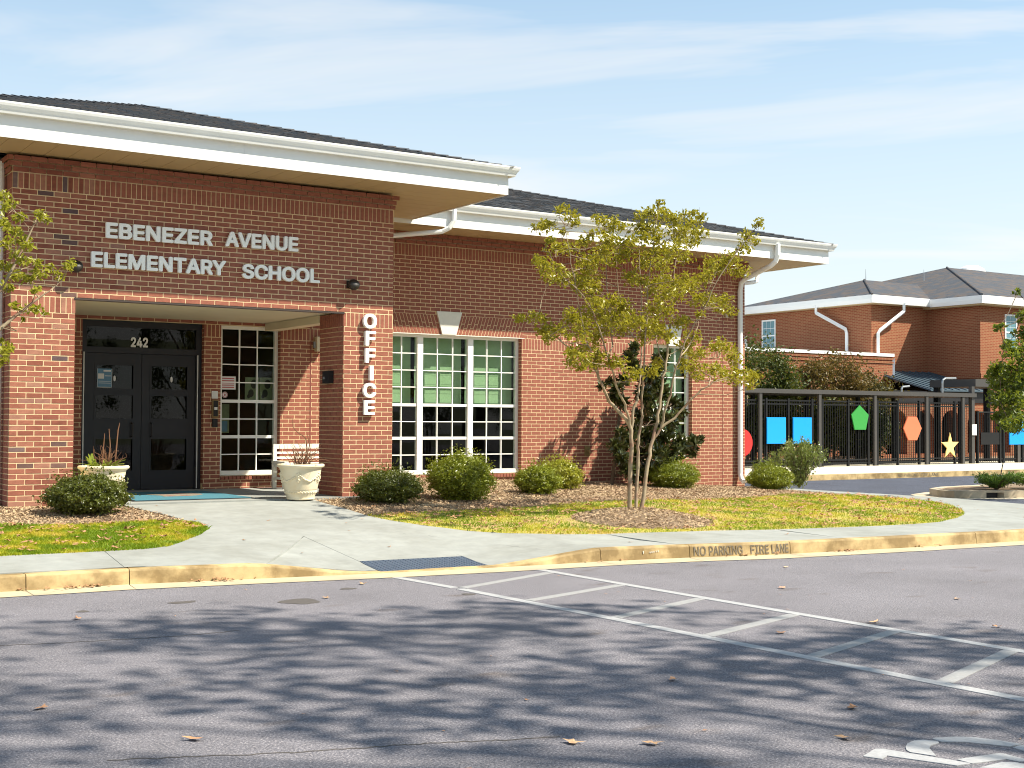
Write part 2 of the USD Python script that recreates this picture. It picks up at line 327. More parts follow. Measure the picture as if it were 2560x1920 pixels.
M['bark'] = mat('smooth_bark', (0.30, 0.235, 0.15), 0.7, 0.2, 14.0, 0.003, 60, col2=(0.22, 0.13, 0.085), c2scale=6.0)
M['dark_bark'] = mat('dark_bark', (0.10, 0.07, 0.045), 0.9, 0.3, 14.0, 0.006, 40)
M['planter'] = mat('planter_cream', (0.74, 0.66, 0.48), 0.7, 0.06, 6.0, 0.0015, 90, col2=(0.62, 0.48, 0.28), c2scale=3.0, c2range=(0.52, 0.75))
M['soil'] = mat('soil', (0.06, 0.04, 0.025), 0.95, 0.3, 30)
M['bench'] = mat('bench_white', (0.72, 0.70, 0.62), 0.5, 0.05, 6)
M['mat_teal'] = mat('door_mat_teal', (0.050, 0.165, 0.215), 0.95, 0.2, 30.0, 0.002, 200)
M['mat_edge'] = mat('mat_rubber', (0.02, 0.022, 0.025), 0.8)
M['emblem'] = mat('mat_emblem', (0.20, 0.19, 0.14), 0.95, 0.3, 25.0, col2=(0.22, 0.09, 0.08), c2scale=7)
M['lamp_dark'] = mat('lamp_black', (0.022, 0.017, 0.012), 0.4, spec=0.5)
M['paper'] = mat('paper', (0.70, 0.68, 0.66), 0.7)
M['red_print'] = mat('red_print', (0.45, 0.12, 0.12), 0.7)
M['poster_blue'] = mat('poster_blue', (0.12, 0.24, 0.36), 0.6, 0.1, 20)
M['poster_green'] = mat('poster_green', (0.20, 0.23, 0.13), 0.7, 0.2, 15)
M['poster_dark'] = mat('poster_dark', (0.035, 0.035, 0.03), 0.8)
M['brass'] = mat('brass', (0.30, 0.21, 0.09), 0.4, metallic=0.6)
M['black_plastic'] = mat('black_plastic', (0.012, 0.012, 0.013), 0.4)
M['grey_metal'] = mat('grey_metal', (0.35, 0.36, 0.37), 0.35, metallic=0.5)
M['fence_black'] = mat('fence_black', (0.007, 0.007, 0.008), 0.55, spec=0.25)
M['walk_bronze'] = mat('walkway_bronze', (0.055, 0.050, 0.047), 0.5, 0.06, 3, spec=0.4)
M['blue'] = mat('panel_blue', (0.0, 0.27, 0.72), 0.5); M['green'] = mat('panel_green', (0.03, 0.26, 0.045), 0.5)
M['orange'] = mat('panel_orange', (0.60, 0.16, 0.075), 0.5); M['yellow'] = mat('panel_yellow', (0.82, 0.60, 0.22), 0.5); M['red'] = mat('panel_red', (0.55, 0.02, 0.018), 0.5)
M['panel_edge'] = mat('panel_edge', (0.8, 0.8, 0.8), 0.5)
M['pent'] = mat('standing_seam', (0.055, 0.085, 0.11), 0.5, 0.1, 3)
M['far_white'] = mat('far_white_trim', (0.80, 0.80, 0.79), 0.5)
M['far_window'] = mat('far_window_shade', (0.10, 0.22, 0.26), 0.25, spec=0.7)
M['far_sidewalk'] = mat('far_sidewalk', (0.62, 0.56, 0.44), 0.85, 0.05, 1.5)
M['dry_leaf'] = mat('dry_leaf', (0.40, 0.21, 0.11), 0.8, 0.2, 30, isl=0.5)
M['dry_leaf_pale'] = mat('dry_leaf_pale', (0.48, 0.30, 0.17), 0.8, 0.2, 30, isl=0.4)
M['twig'] = mat('dry_twig', (0.20, 0.10, 0.055), 0.9, isl=0.4)
M['oil'] = mat('oil_stain', (0.085, 0.075, 0.07), 0.8, 0.2, 30)

M['crape_leaf'] = leafmat('crape_leaf', [(0.0, (0.055, 0.085, 0.010)), (0.35, (0.19, 0.20, 0.012)), (0.62, (0.37, 0.31, 0.018)), (0.80, (0.40, 0.21, 0.028)), (0.92, (0.34, 0.12, 0.03)), (1.0, (0.55, 0.47, 0.12))], 0.3, 0.36, (0.40, 0.36, 0.03))
M['green_leaf'] = leafmat('green_leaf', [(0.0, (0.06, 0.10, 0.012)), (0.4, (0.18, 0.21, 0.018)), (0.75, (0.32, 0.30, 0.025)), (1.0, (0.42, 0.33, 0.05))], 0.4, 0.45, (0.36, 0.38, 0.03))
M['magnolia_leaf'] = leafmat('magnolia_leaf', [(0.0, (0.018, 0.026, 0.007)), (0.45, (0.040, 0.050, 0.012)), (0.68, (0.075, 0.075, 0.018)), (0.84, (0.16, 0.075, 0.025)), (1.0, (0.20, 0.095, 0.035))], 0.22, 0.05, (0.08, 0.10, 0.01), 0.6)
M['holly_leaf'] = leafmat('holly_leaf', [(0.0, (0.09, 0.12, 0.010)), (0.5, (0.21, 0.235, 0.016)), (0.85, (0.33, 0.32, 0.025)), (1.0, (0.42, 0.34, 0.06))], 0.35, 0.3, (0.34, 0.38, 0.02), 0.5)
M['holly_dark'] = leafmat('holly_dark_leaf', [(0.0, (0.05, 0.065, 0.008)), (0.5, (0.12, 0.135, 0.014)), (0.85, (0.21, 0.20, 0.022)), (1.0, (0.32, 0.20, 0.05))], 0.35, 0.25, (0.24, 0.26, 0.02), 0.5)
M['shrub_leaf'] = leafmat('shrub_leaf', [(0.0, (0.04, 0.075, 0.015)), (0.5, (0.10, 0.15, 0.025)), (1.0, (0.22, 0.26, 0.06))], 0.3, 0.25, (0.2, 0.26, 0.03), 0.6)
M['far_leaf'] = leafmat('far_leaf', [(0.0, (0.03, 0.05, 0.010)), (0.5, (0.09, 0.11, 0.016)), (0.8, (0.17, 0.14, 0.025)), (1.0, (0.24, 0.12, 0.035))], 0.5, 0.3, (0.2, 0.2, 0.02))
M['far_leaf_red'] = leafmat('far_leaf_rust', [(0.0, (0.05, 0.05, 0.012)), (0.5, (0.12, 0.10, 0.02)), (0.8, (0.18, 0.10, 0.03)), (1.0, (0.26, 0.10, 0.04))], 0.5, 0.3, (0.2, 0.14, 0.02))
M['juniper'] = leafmat('juniper_leaf', [(0.0, (0.06, 0.12, 0.02)), (0.6, (0.13, 0.22, 0.03)), (1.0, (0.20, 0.28, 0.05))], 0.5, 0.3, (0.2, 0.3, 0.03))
M['shade_leaf'] = leafmat('shade_tree_leaf', [(0.0, (0.03, 0.05, 0.012)), (0.6, (0.06, 0.085, 0.015)), (1.0, (0.11, 0.12, 0.02))], 0.5, 0.2, (0.14, 0.18, 0.02))
M['fern'] = leafmat('fern_leaf', [(0.0, (0.12, 0.22, 0.02)), (1.0, (0.30, 0.36, 0.05))], 0.4, 0.35, (0.3, 0.4, 0.04))
def grassmat():
    n = {'g': ('geometry', {}), 'r': ('rgb_ramp', {'ramp': [(0.0, (0.18, 0.27, 0.010)), (0.3, (0.37, 0.39, 0.018)), (0.6, (0.56, 0.45, 0.055)), (1.0, (0.66, 0.47, 0.15))]}), 'n': ('noise_texture', {'scale': 1.7, 'detail': 5.0, 'roughness': 0.6}), 'a': ('math', {'math_type': 'multiply_add', 'value2': 3.6, 'value3': -1.62}), 'm': ('math', {'math_type': 'multiply_add', 'value2': 0.42}),
         'p': ('principled_bsdf', {'roughness': 0.5, 'specular_ior_level': 0.3}), 't': ('translucent_bsdf', {}), 'x': ('mix_closure', {'fac': 0.35})}
    return usdkit.material(stage, '/World/Looks/grass_blade', n, [('g.position', 'n.vector'), ('n.fac', 'a.value1'), ('g.random_per_island', 'm.value1'), ('a.value', 'm.value3'), ('m.value', 'r.fac'), ('r.color', 'p.base_color'), ('r.color', 't.color'), ('p.BSDF', 'x.closure1'), ('t.BSDF', 'x.closure2')], surface='x.closure')
M['grass'] = grassmat()
# ================================================================ large structure: ground, walks, lawns
Z0 = lambda x, y: np.zeros_like(np.asarray(x, float))
def flat(c): return lambda x, y: np.full_like(np.asarray(x, float), c)
obj('ground', extr(sbox(-500, -500, 600, 700), 'z', -0.30, -0.05), M['ground'], kind='structure', label='wide level ground under and beyond the school')
lot = sbox(-45, -40, 60, 26.5)
obj('parking_lot', extr(lot, 'z', -0.045, 0.0), M['asphalt'], kind='structure', label='grey weathered asphalt car park in front of the school')

KERB = [(-14, 12.9), (-4, 12.7), (0.6, 12.42), (2.58, 12.31), (3.7, 12.27), (4.86, 12.08), (5.9, 11.90), (7.3, 11.72), (8.78, 11.62), (9.73, 11.47), (10.81, 11.21), (12.76, 11.0), (15.0, 10.83), (16.6, 10.95), (18.1, 11.45), (19.2, 12.5), (19.85, 14.0), (20.05, 15.6), (20.0, 17.0), (19.75, 18.6), (19.6, 21), (19.6, 30)]
kerb_line = LineString(KERB)
land = Polygon(KERB + [(-14, 30)])
road2 = Polygon([(20.5, 10.9), (60, 6), (60, 25.3), (-14, 25.3), (-14, 22.5), (19.62, 22.5), (19.78, 18.6), (20.05, 17.0), (20.1, 15.6), (19.9, 14.0)])
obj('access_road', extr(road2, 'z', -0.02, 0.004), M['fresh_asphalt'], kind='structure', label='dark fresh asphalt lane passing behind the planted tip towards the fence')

def ktop(x, y):
    """kerb height above the road: dropped at the ramp"""
    x = np.asarray(x, float)
    D = np.clip(np.minimum((x - 4.86) / 1.1, (8.75 - x) / 1.3), 0, 1)
    D = D * D * (3 - 2 * D) * .3 + D * .7
    return np.where(np.asarray(y) < 14, .15 - .13 * D, .15)

# kerb in segments, gutter pan in front
KW, GW = 0.15, 0.34
def off(d): 
    g = kerb_line.parallel_offset(abs(d), 'left' if d > 0 else 'right', join_style=1)
    return g
joints = [2.80, 3.72, 8.72, 9.84, 11.15, 14.15, 17.2, 19.6]
s_at = sorted([kerb_line.project(Point(x, np.interp(x, [p[0] for p in KERB[:13]], [p[1] for p in KERB[:13]]))) for x in joints[:6]] + [kerb_line.project(Point(17.2, 11.1)), kerb_line.project(Point(20, 15)), kerb_line.project(Point(19.65, 21))])
s_at = [0, 8.0] + [s for s in s_at if s > 9] + [kerb_line.length]
kerb = thing('kerb', 'yellow painted concrete kerb with stencilled lettering along the front walk', kind='structure')
gut = thing('gutter_pan', 'narrow pale concrete gutter strip at the foot of the yellow kerb', kind='structure')
def kpt(s): p = kerb_line.interpolate(s); return np.array([p.x, p.y])
def knrm(s):
    a, b = kpt(max(0, s - .05)), kpt(min(kerb_line.length, s + .05)); d = (b - a) / np.linalg.norm(b - a)
    return np.array([-d[1], d[0]])          # towards the walk
for a, b in zip(s_at[:-1], s_at[1:]):
    ns = max(2, int((b - a) / .18) + 1); S = np.linspace(a + .004, b - .004, ns); V = []; F = []; G = []
    for s in S:
        p, n = kpt(s), knrm(s); h = float(ktop(p[0], p[1]))
        r = min(.02, h * .4); fb = .018 * h / .15
        pr = [(0, 0.0), (fb, h - r), (fb + r * .35, h - r * .3), (fb + r, h), (KW, h), (KW, -.05)]
        V += [(*(p + n * u), z) for u, z in pr]
        G += [(*(p - n * GW), .005), (*(p - n * .02), .007), (*(p + n * .02), .012)]
    k = 6
    for i in range(ns - 1):
        for j in range(k - 1): F.append((i * k + j, (i + 1) * k + j, (i + 1) * k + j + 1, i * k + j + 1))
    mb = MB().add(V, F); e = (ns - 1) * k
    mb.add(V[:k], [(0, 1, 5, 5), (1, 2, 3, 3), (1, 3, 4, 4), (1, 4, 5, 5)]); mb.add(V[e:e + k], [(0, 5, 1, 1), (1, 3, 2, 2), (1, 4, 3, 3), (1, 5, 4, 4)])
    obj('kerb_segment', mb, M['kerb_yellow'], kerb)
    F = []
    for i in range(ns - 1):
        for j in range(2): F.append((i * 3 + j, (i + 1) * 3 + j, (i + 1) * 3 + j + 1, i * 3 + j + 1))
    obj('gutter_segment', MB().add(G, F), M['concrete_gutter'], gut)

inner = [tuple(kpt(s) + knrm(s) * KW) for s in np.linspace(0, kerb_line.length, 160)]
inland = Polygon(inner + [(-14, 30)]).buffer(0)
A2 = Polygon([(7.72, 16.98), (7.68, 16.57), (7.70, 16.0), (7.66, 15.2), (7.72, 14.7), (7.92, 14.1), (8.2, 13.62), (8.6, 13.25), (9.09, 12.98), (9.6, 12.84), (10.18, 12.78), (11.37, 12.64), (12.03, 12.49), (13.24, 12.36), (13.9, 12.29), (14.6, 12.27), (15.2, 12.33), (16.0, 12.66), (16.59, 13.0), (16.98, 13.32), (17.6, 13.9), (18.15, 14.55), (18.6, 15.25), (18.83, 15.8), (18.9, 16.5), (18.82, 17.1), (18.78, 18), (18.78, 30), (7.72, 30)])
A1 = Polygon([(-14, 13.9), (0, 13.55), (2.81, 13.42), (3.81, 13.40), (4.2, 13.41), (4.5, 13.52), (4.79, 13.86), (5.1, 14.25), (5.34, 14.65), (5.36, 15.19), (5.28, 15.9), (5.12, 16.7), (5.06, 16.98), (5.06, 30), (-14, 30)])
mound = affinity.scale(Point(11.0, 13.75).buffer(1.0, 32), 1.0, .86)
lawn2 = Polygon([(7.64, 15.22), (7.72, 14.7), (7.92, 14.1), (8.2, 13.62), (8.6, 13.25), (9.09, 12.98), (9.6, 12.84), (10.18, 12.78), (11.37, 12.64), (12.03, 12.49), (13.24, 12.36), (13.9, 12.29), (14.6, 12.27), (15.2, 12.33), (16.0, 12.66), (16.59, 13.0), (16.98, 13.32), (17.6, 13.9), (18.15, 14.55), (18.6, 15.25), (18.83, 15.8), (18.88, 16.5), (18.8, 17.2), (17.9, 17.35), (16.9, 17.05), (16.2, 16.75), (15.1, 16.35), (14.1, 16.15), (13.2, 16.2), (12.44, 16.08), (11.7, 15.95), (11.08, 15.74), (10.5, 15.5), (10.02, 15.45), (9.2, 15.36), (8.44, 15.2)]).difference(mound).buffer(0)
lawn1 = Polygon([(-14, 13.9), (0, 13.55), (2.81, 13.42), (3.81, 13.40), (4.2, 13.41), (4.5, 13.52), (4.79, 13.86), (5.1, 14.25), (5.34, 14.65), (5.36, 15.1), (5.0, 15.4), (4.54, 15.36), (4.1, 15.32), (3.73, 15.40), (3.26, 15.58), (1.5, 15.8), (-14, 15.9)])
porch = sbox(4.46, 17.0, 8.98, 20.3)
house = sbox(3.7, 20.0, 18.62, 32)
# planting beds (mulch) under everything, lawns 4 mm above, concrete walk panels
beds = unary_union([A1, A2]).intersection(inland).difference(unary_union([porch.buffer(-.02), house]))
bed_z = lambda x, y: gz(x, y) - .012
obj('mulch_bed', sheet(beds.difference(unary_union([lawn1, lawn2])).buffer(.03), bed_z, .22, .1), M['mulch_base'], kind='structure', label='brown mulch bed between the lawn and the brick wall')
obj('lawn', sheet(lawn2, lambda x, y: gz(x, y) - .002, .25, .06), M['lawn_base'], kind='structure', label='yellow green lawn patch around the small tree, right of the walk')
obj('lawn', sheet(lawn1, lambda x, y: gz(x, y) - .002, .25, .06), M['lawn_base'], kind='structure', label='small grass patch left of the entrance walk')
walk = inland.difference(unary_union([A1, A2, house, porch])).difference(sbox(-20, 19.9, 19, 40))
obj('walk_bed', sheet(walk.buffer(-.004), lambda x, y: gz(x, y) - .016, .3), M['concrete_bed'], kind='structure')
walk = walk.difference(porch)
cuts = [[(3.81, 13.45), (3.70, 12.3)], [(5.2, 15.17), (7.8, 15.13)], [(6.15, 13.79), (5.0, 12.15)], [(6.15, 13.79), (6.21, 12.48)], [(7.38, 13.70), (7.44, 12.43)], [(7.6, 13.5), (8.17, 12.58), (8.56, 11.7)], [(9.68, 12.9), (9.80, 11.5)], [(12.2, 12.6), (12.05, 11)], [(14.6, 12.5), (14.5, 10.7)], [(1.2, 13.6), (1.1, 12.3)], [(17.4, 13.6), (18.5, 11.9)], [(18.9, 16.2), (20.2, 16.3)], [(18.6, 19.4), (19.9, 19.4)], [(5.0, 17.0), (7.8, 17.0)], [(-2, 14), (-2, 12)]]
TACT = Polygon([(6.17, 11.93), (7.41, 11.86), (7.44, 12.44), (6.21, 12.49)])
cutgeo = unary_union([LineString(c).buffer(.0034) for c in cuts] + [TACT.buffer(.003)])
sidewalk = thing('sidewalk', 'pale concrete walk along the kerb and up to the school entrance', kind='structure')
for p in polys(walk.difference(cutgeo)):
    if p.area > .05: obj('concrete_panel', sheet(p, gz, .24, .015), M['concrete'], sidewalk)
obj('concrete_panel', extr(porch.buffer(-.003), 'z', .30, .457), M['concrete'], sidewalk, label='concrete porch floor')

# tactile paving with domes
tp = thing('tactile_paving', 'dark blue tactile warning mat with raised dots at the dropped kerb', 'tactile paving')
obj('base_plate', sheet(TACT, lambda x, y: gz(x, y) + .004, .1, .01), M['tactile'], tp)
mb = MB(); d = trimesh.creation.icosphere(1, .0115); dv = np.array(d.vertices); df = np.array(d.faces)
for i in range(21):
    for j in range(10):
        u, v = (i + .5) / 21, (j + .5) / 10
        a = np.array(TACT.exterior.coords)
        q = (a[0] * (1 - u) + a[1] * u) * (1 - v) + (a[3] * (1 - u) + a[2] * u) * v
        w = dv.copy(); w[:, 2] *= .55; mb.add(w + [q[0], q[1], float(gz(q[0], q[1])) + .005], df)
obj('raised_dots', mb, M['tactile'], tp, kind='stuff', smooth=True)

# far side of the lane
fs = Polygon([(12, 25.2), (26, 25.15), (30, 25.05), (60, 25.3), (60, 31), (12, 31)])
obj('far_sidewalk', extr(fs, 'z', .0, .155), M['far_sidewalk'], kind='structure', label='bright concrete pavement below the dark fence')
fk = thing('far_kerb', 'yellow painted kerb edging the pavement below the dark fence', kind='structure')
for x0, x1 in ((12, 21), (21, 27.4), (27.4, 32.2), (32.2, 35.6), (35.6, 44), (44, 60)):
    obj('kerb_segment', MB().box(x0 + .006, x1 - .006, 24.93, 25.22, 0, .15), M['kerb_yellow'], fk)
obj('far_yard', extr(sbox(12, 31, 80, 60), 'z', .0, .17), M['mulch_base'], kind='structure', label='planted yard behind the dark fence')

# ================================================================ bricks
BL, BH = 0.2032, 0.0677
class Bricks:
    """collects single bricks as (v, f, distance, centre)"""
    def __init__(s): s.items = []
    def add(s, v, f): s.items.append((np.asarray(v, float), np.asarray(f, int)))
FQ = np.array([(0, 1, 5, 4), (1, 2, 6, 5), (2, 3, 7, 6), (3, 0, 4, 7), (4, 5, 6, 7)])
FT = np.vstack([FQ[:, [0, 1, 2]], FQ[:, [0, 2, 3]]])
JT = 0.0058
def brick_quad(col, P, plane, base, proud, sign):
    """P: four (u, z) corners counter clockwise; plane 'y': u = x, face towards -y (sign -1); plane 'x': u = y, face towards sign"""
    P = np.asarray(P, float); n = len(P)
    w = float(np.clip(rng.normal(proud, .0007), proud - .0015, proud + .0015))
    V = []
    for dd in (-.012, w):
        for u, z in P:
            V.append((u, base + sign * dd, z) if plane == 'y' else (base + sign * dd, u, z))
    V = np.array(V)
    F = [(i, (i + 1) % n, (i + 1) % n + n, i + n) for i in range(n)]
    T = []
    for a, b, c, d in F: T += [(a, b, c), (a, c, d)]
    for i in range(1, n - 1): T.append((n, n + i, n + i + 1))
    T = np.array(T)
    if (plane == 'y' and sign > 0) or (plane == 'x' and sign < 0): T = T[:, ::-1]
    col.add(V, T)
def courses(col, u0, u1, z0, z1, nrow, region, plane, base, sign, phase=0.0, start=0, proud=.0028, style='run'):
    """fills u0..u1 x z0..z1 clipped to region (shapely polygon in (u, z))"""
    h = (z1 - z0) / nrow
    for r in range(nrow):
        a, b = z0 + r * h + JT, z0 + (r + 1) * h - JT
        if style == 'run':
            w = BL; sft = phase + (0.5 * BL if (r + start) % 2 else 0.0)
        else:
            w = BH; sft = phase
        k = math.floor((u0 - sft) / w) - 1
        u = sft + k * w
        while u < u1:
            p0, p1 = max(u, u0) + JT, min(u + w, u1) - JT
            if p1 - p0 > .012:
                cell = sbox(p0, a, p1, b)
                if region.contains(cell): brick_quad(col, [(p0, a), (p1, a), (p1, b), (p0, b)], plane, base, proud, sign)
                else:
                    for c in polys(cell.intersection(region)):
                        q = c.simplify(.003).exterior.coords[:-1]
                        if c.area > .0004 and len(q) >= 3:
                            if Polygon(q).exterior.is_ccw is False: q = q[::-1]
                            if Polygon(q).convex_hull.area - Polygon(q).area < 1e-5: brick_quad(col, q, plane, base, proud, sign)
                            else:
                                tv, tf = trimesh.creation.triangulate_polygon(Polygon(q), engine='earcut')
                                for tri in tf:
                                    qq = [tuple(tv[k_]) for k_ in tri]
                                    if not Polygon(qq).exterior.is_ccw: qq = qq[::-1]
                                    if Polygon(qq).area > 1e-6: brick_quad(col, qq, plane, base, proud, sign)
            u += w

building = thing('school_building', 'single storey red brick school building with white eaves and a covered entrance', 'school building')
col = Bricks()
YP, YM = 17.1, 20.0
PX0, PX1 = 3.655, 9.012
MX1 = 18.66
# portico front
pf = sbox(PX0, .30, PX1, 4.85).difference(sbox(4.445, .2, 8.215, 3.095))
courses(col, PX0, PX1, 2.89 - 37 * BH, 2.89, 37, pf, 'y', YP, -1, PX0, 1)
courses(col, PX0, PX1, 2.89, 3.093, 1, pf, 'y', YP, -1, PX0, style='soldier')
courses(col, PX0, PX1, 3.095, 3.16, 1, pf, 'y', YP, -1, PX0, 0)
courses(col, PX0, PX1, 3.16, 4.43, 19, pf, 'y', YP, -1, PX0, 1)
courses(col, PX0, PX1, 4.43, 4.633, 1, pf, 'y', YP, -1, PX0, style='soldier', proud=.005)
for i in range(3):
    e = .022 * (i + 1)
    courses(col, PX0 - e, PX1 + e, 4.633 + i * .0685, 4.633 + (i + 1) * .0685, 1, sbox(0, 4, 12, 5), 'y', YP - e, -1, PX0, i, proud=.0028)
# portico left side (faces -x), right pier's inner side (faces -x), right side of the portico (faces +x)
def side(x, y0, y1, sign, top=4.85, zbeg=None, full=True):
    reg = sbox(y0, .3, y1, top)
    courses(col, y0, y1, 2.89 - 37 * BH, 2.89, 37, reg, 'x', x, sign, y0, 0)
    courses(col, y0, y1, 2.89, 3.093, 1, reg, 'x', x, sign, y0, style='soldier')
    if full:
        courses(col, y0, y1, 3.095, 4.43, 20, reg, 'x', x, sign, y0, 1)
        courses(col, y0, y1, 4.43, 4.633, 1, reg, 'x', x, sign, y0, style='soldier')
        for i in range(3):
            e = .022 * (i + 1)
            courses(col, y0 - e, y1, 4.633 + i * .0685, 4.633 + (i + 1) * .0685, 1, reg.buffer(.2), 'x', x + sign * e, sign, y0, i)
side(PX0, YP, YM, -1)
side(PX1, YP, 17.9, 1, full=False)
side(8.215, YP, 17.9, -1, full=False)
reg = sbox(YP, 3.1, YM, 4.85)
courses(col, YP, YM, 3.095, 4.43, 20, reg, 'x', PX1, 1, YP, 1); courses(col, YP, YM, 4.43, 4.633, 1, reg, 'x', PX1, 1, YP, style='soldier')
# main wall, one plane from the porch to the right-hand corner
DOOR = sbox(5.31, .2, 7.195, 3.053)
WP = sbox(7.475, .655, 8.485, 3.053)
W1 = sbox(10.10, .60, 13.183, 3.06)
W2 = sbox(16.262, 1.17, 17.245, 3.06)
ARCH1 = Polygon([(10.10, 3.06), (13.183, 3.06), (13.30, 3.40), (9.98, 3.40)])
ARCH2 = Polygon([(16.262, 3.06), (17.245, 3.06), (17.36, 3.40), (16.15, 3.40)])
KEY1 = Polygon([(11.50, 3.058), (11.785, 3.058), (11.90, 3.46), (11.385, 3.46)])
KEY2 = Polygon([(16.62, 3.035), (16.888, 3.035), (16.965, 3.435), (16.54, 3.435)])
mw = sbox(PX0, .2, MX1, 4.84).difference(unary_union([DOOR, WP, W1, W2, ARCH1.buffer(.004), ARCH2.buffer(.004), KEY1.buffer(.004), KEY2.buffer(.004), sbox(18.055, .2, 18.07, 4.84), sbox(9.012, .2, 9.025, 3.1), sbox(PX0, 3.2, 9.0, 5), sbox(10.10, .53, 13.183, .61), sbox(16.262, 1.1, 17.245, 1.18), sbox(7.475, .585, 8.485, .66)]))
courses(col, PX0, MX1, 2.85 - 39 * BH, 2.85, 39, mw, 'y', YM, -1, PX0, 0)
courses(col, PX0, MX1, 2.85, 3.053, 1, mw, 'y', YM, -1, PX0, style='soldier')
courses(col, PX0, MX1, 3.053, 4.40, 20, mw, 'y', YM, -1, PX0, 1)
courses(col, 8.9, MX1, 4.40, 4.605, 1, mw, 'y', YM, -1, PX0, style='soldier', proud=.005)
for i in range(3):
    e = .022 * (i + 1)
    courses(col, 8.9, MX1 + e, 4.605 + i * .0685, 4.605 + (i + 1) * .0685, 1, sbox(0, 4, 22, 5), 'y', YM - e, -1, PX0, i)
# jack arches: leaning bricks, each column of two unequal bricks
def jack(A, key, cx):
    x0, x1 = A.bounds[0], A.bounds[2]
    for s in (-1, 1):
        half = A.difference(key.buffer(.004)).intersection(sbox(x0 - 1, 3, cx, 4) if s < 0 else sbox(cx, 3, x1 + 1, 4))
        half = max(polys(half), key=lambda p: p.area); reg_ = half.buffer(-.001)
        k = 0; u = cx
        while k < 60:
            sl = .30 * s
            for (a, b) in (((0, .2), (.2, .345)) if k % 2 else ((0, .125), (.125, .345))):
                uu = cx + s * k * BH
                q = [(uu + JT + sl * a, 3.058 + a + JT), (uu + BH - JT + sl * a, 3.058 + a + JT), (uu + BH - JT + sl * b, 3.058 + b - JT), (uu + JT + sl * b, 3.058 + b - JT)]
                for c in polys(Polygon(q).intersection(reg_)):
                    qq = c.simplify(.003).exterior.coords[:-1]
                    if c.area > .0006 and len(qq) >= 3:
                        if not Polygon(qq).exterior.is_ccw: qq = qq[::-1]
                        brick_quad(col, qq, 'y', YM, .004, -1)
            k += 1
jack(ARCH1, KEY1, 11.642); jack(ARCH2, KEY2, 16.755)
# rowlock sills
def rowlock(x0, x1, z0, z1):
    n = int(round((x1 - x0) / BH))
    for i in range(n):
        a, b = x0 + (x1 - x0) * i / n + JT, x0 + (x1 - x0) * (i + 1) / n - JT
        brick_quad(col, [(a, z0 + JT), (b, z0 + JT), (b, z1 - JT), (a, z1 - JT)], 'y', YM, .03, -1)
rowlock(10.10, 13.183, .535, .608); rowlock(16.262, 17.245, 1.105, 1.178); rowlock(7.475, 8.485, .59, .658)
# brick returns at the right jambs (face -x)
for xr, za, zb in ((13.183, .61, 3.06), (17.245, 1.18, 3.06), (8.485, .66, 3.06), (7.195, .46, 3.02)):
    n = int((zb - za) / BH)
    for i in range(n):
        z = 2.85 - (n - i) * BH + (.2 if False else 0) + (3.05 - 2.85)
        brick_quad(col, [(YM + .002, z + JT), (YM + .098, z + JT), (YM + .098, z + BH - JT), (YM + .002, z + BH - JT)], 'x', xr, .004, -1)
# the nearest whole bricks are parts of their own, the rest one part
C0 = np.array([0, 0, EYE])
cen = np.array([v.mean(0) for v, f in col.items]); siz = np.array([np.ptp(v, axis=0).max() for v, f in col.items])
front = np.array([np.ptp(v[:, 0]) > np.ptp(v[:, 1]) for v, f in col.items])
dist = np.linalg.norm(cen - C0, axis=1) + np.where((siz > .17) & front, 0, 50)
order = np.argsort(dist); near = set(order[:300].tolist())
for i in order[:300]: obj('brick', col.items[i], M['brick'], building)
mb = MB()
for i, (v, f) in enumerate(col.items):
    if i not in near: mb.add(v, f)
obj('brickwork', mb, M['brick'], building, kind='stuff')
print('bricks', len(col.items))

# masonry behind the bricks = the mortar joints
core = MB()
T = .19
core_main = sbox(PX0 + .01, .1, MX1 - .002, 4.83).difference(unary_union([DOOR, WP, W1, W2]))
for part in (extr(core_main, 'y', YM, YM + .22), extr(sbox(PX0 + .003, .1, PX1 - .003, 4.83).difference(sbox(4.441, 0, 8.224, 3.098)), 'y', YP, YP + .2),
             extr(sbox(YP + .2, .1, YM, 4.83), 'x', PX0 + .003, PX0 + .2), extr(sbox(YP + .2, 3.13, YM, 4.83), 'x', PX1 - .2, PX1 - .003),
             MB().box(8.220, PX1 - .003, YP + .2, 17.9, .1, 3.09), MB().box(4.25, 4.448, YP + .2, 17.9, .1, 3.09),
             extr(sbox(YM + .22, .1, 34, 4.83), 'x', MX1 - .22, MX1 - .002)):
    core.add(*part.get())
obj('mortar', core, M['mortar'], building)
obj('joint_strip', MB().box(18.053, 18.072, YM - .006, YM + .01, .2, 4.8), M['mortar_dark'], building)
obj('joint_strip', MB().box(9.010, 9.027, YM - .006, YM + .01, .45, 3.1), M['mortar_dark'], building)
obj('lintel', MB().box(4.43, 8.23, YP - .012, YP + .1, 3.072, 3.093), M['steel_lintel'], building)
obj('lintel', MB().box(10.05, 13.24, YM - .008, YM + .1, 3.048, 3.058), M['white_frame'], building)
obj('keystone', extr(KEY1, 'y', YM - .035, YM + .05), M['cast_stone'], building)
obj('keystone', extr(KEY2, 'y', YM - .035, YM + .05), M['cast_stone'], building)
# porch ceiling and beams
obj('porch_ceiling', MB().box(4.25, 8.6, YP + .2, YM - .004, 3.105, 3.125), M['cream_panel'], building)
obj('porch_beam', MB().box(8.21, 8.42, 17.905, YM - .004, 2.985, 3.10), M['cream_panel'], building)
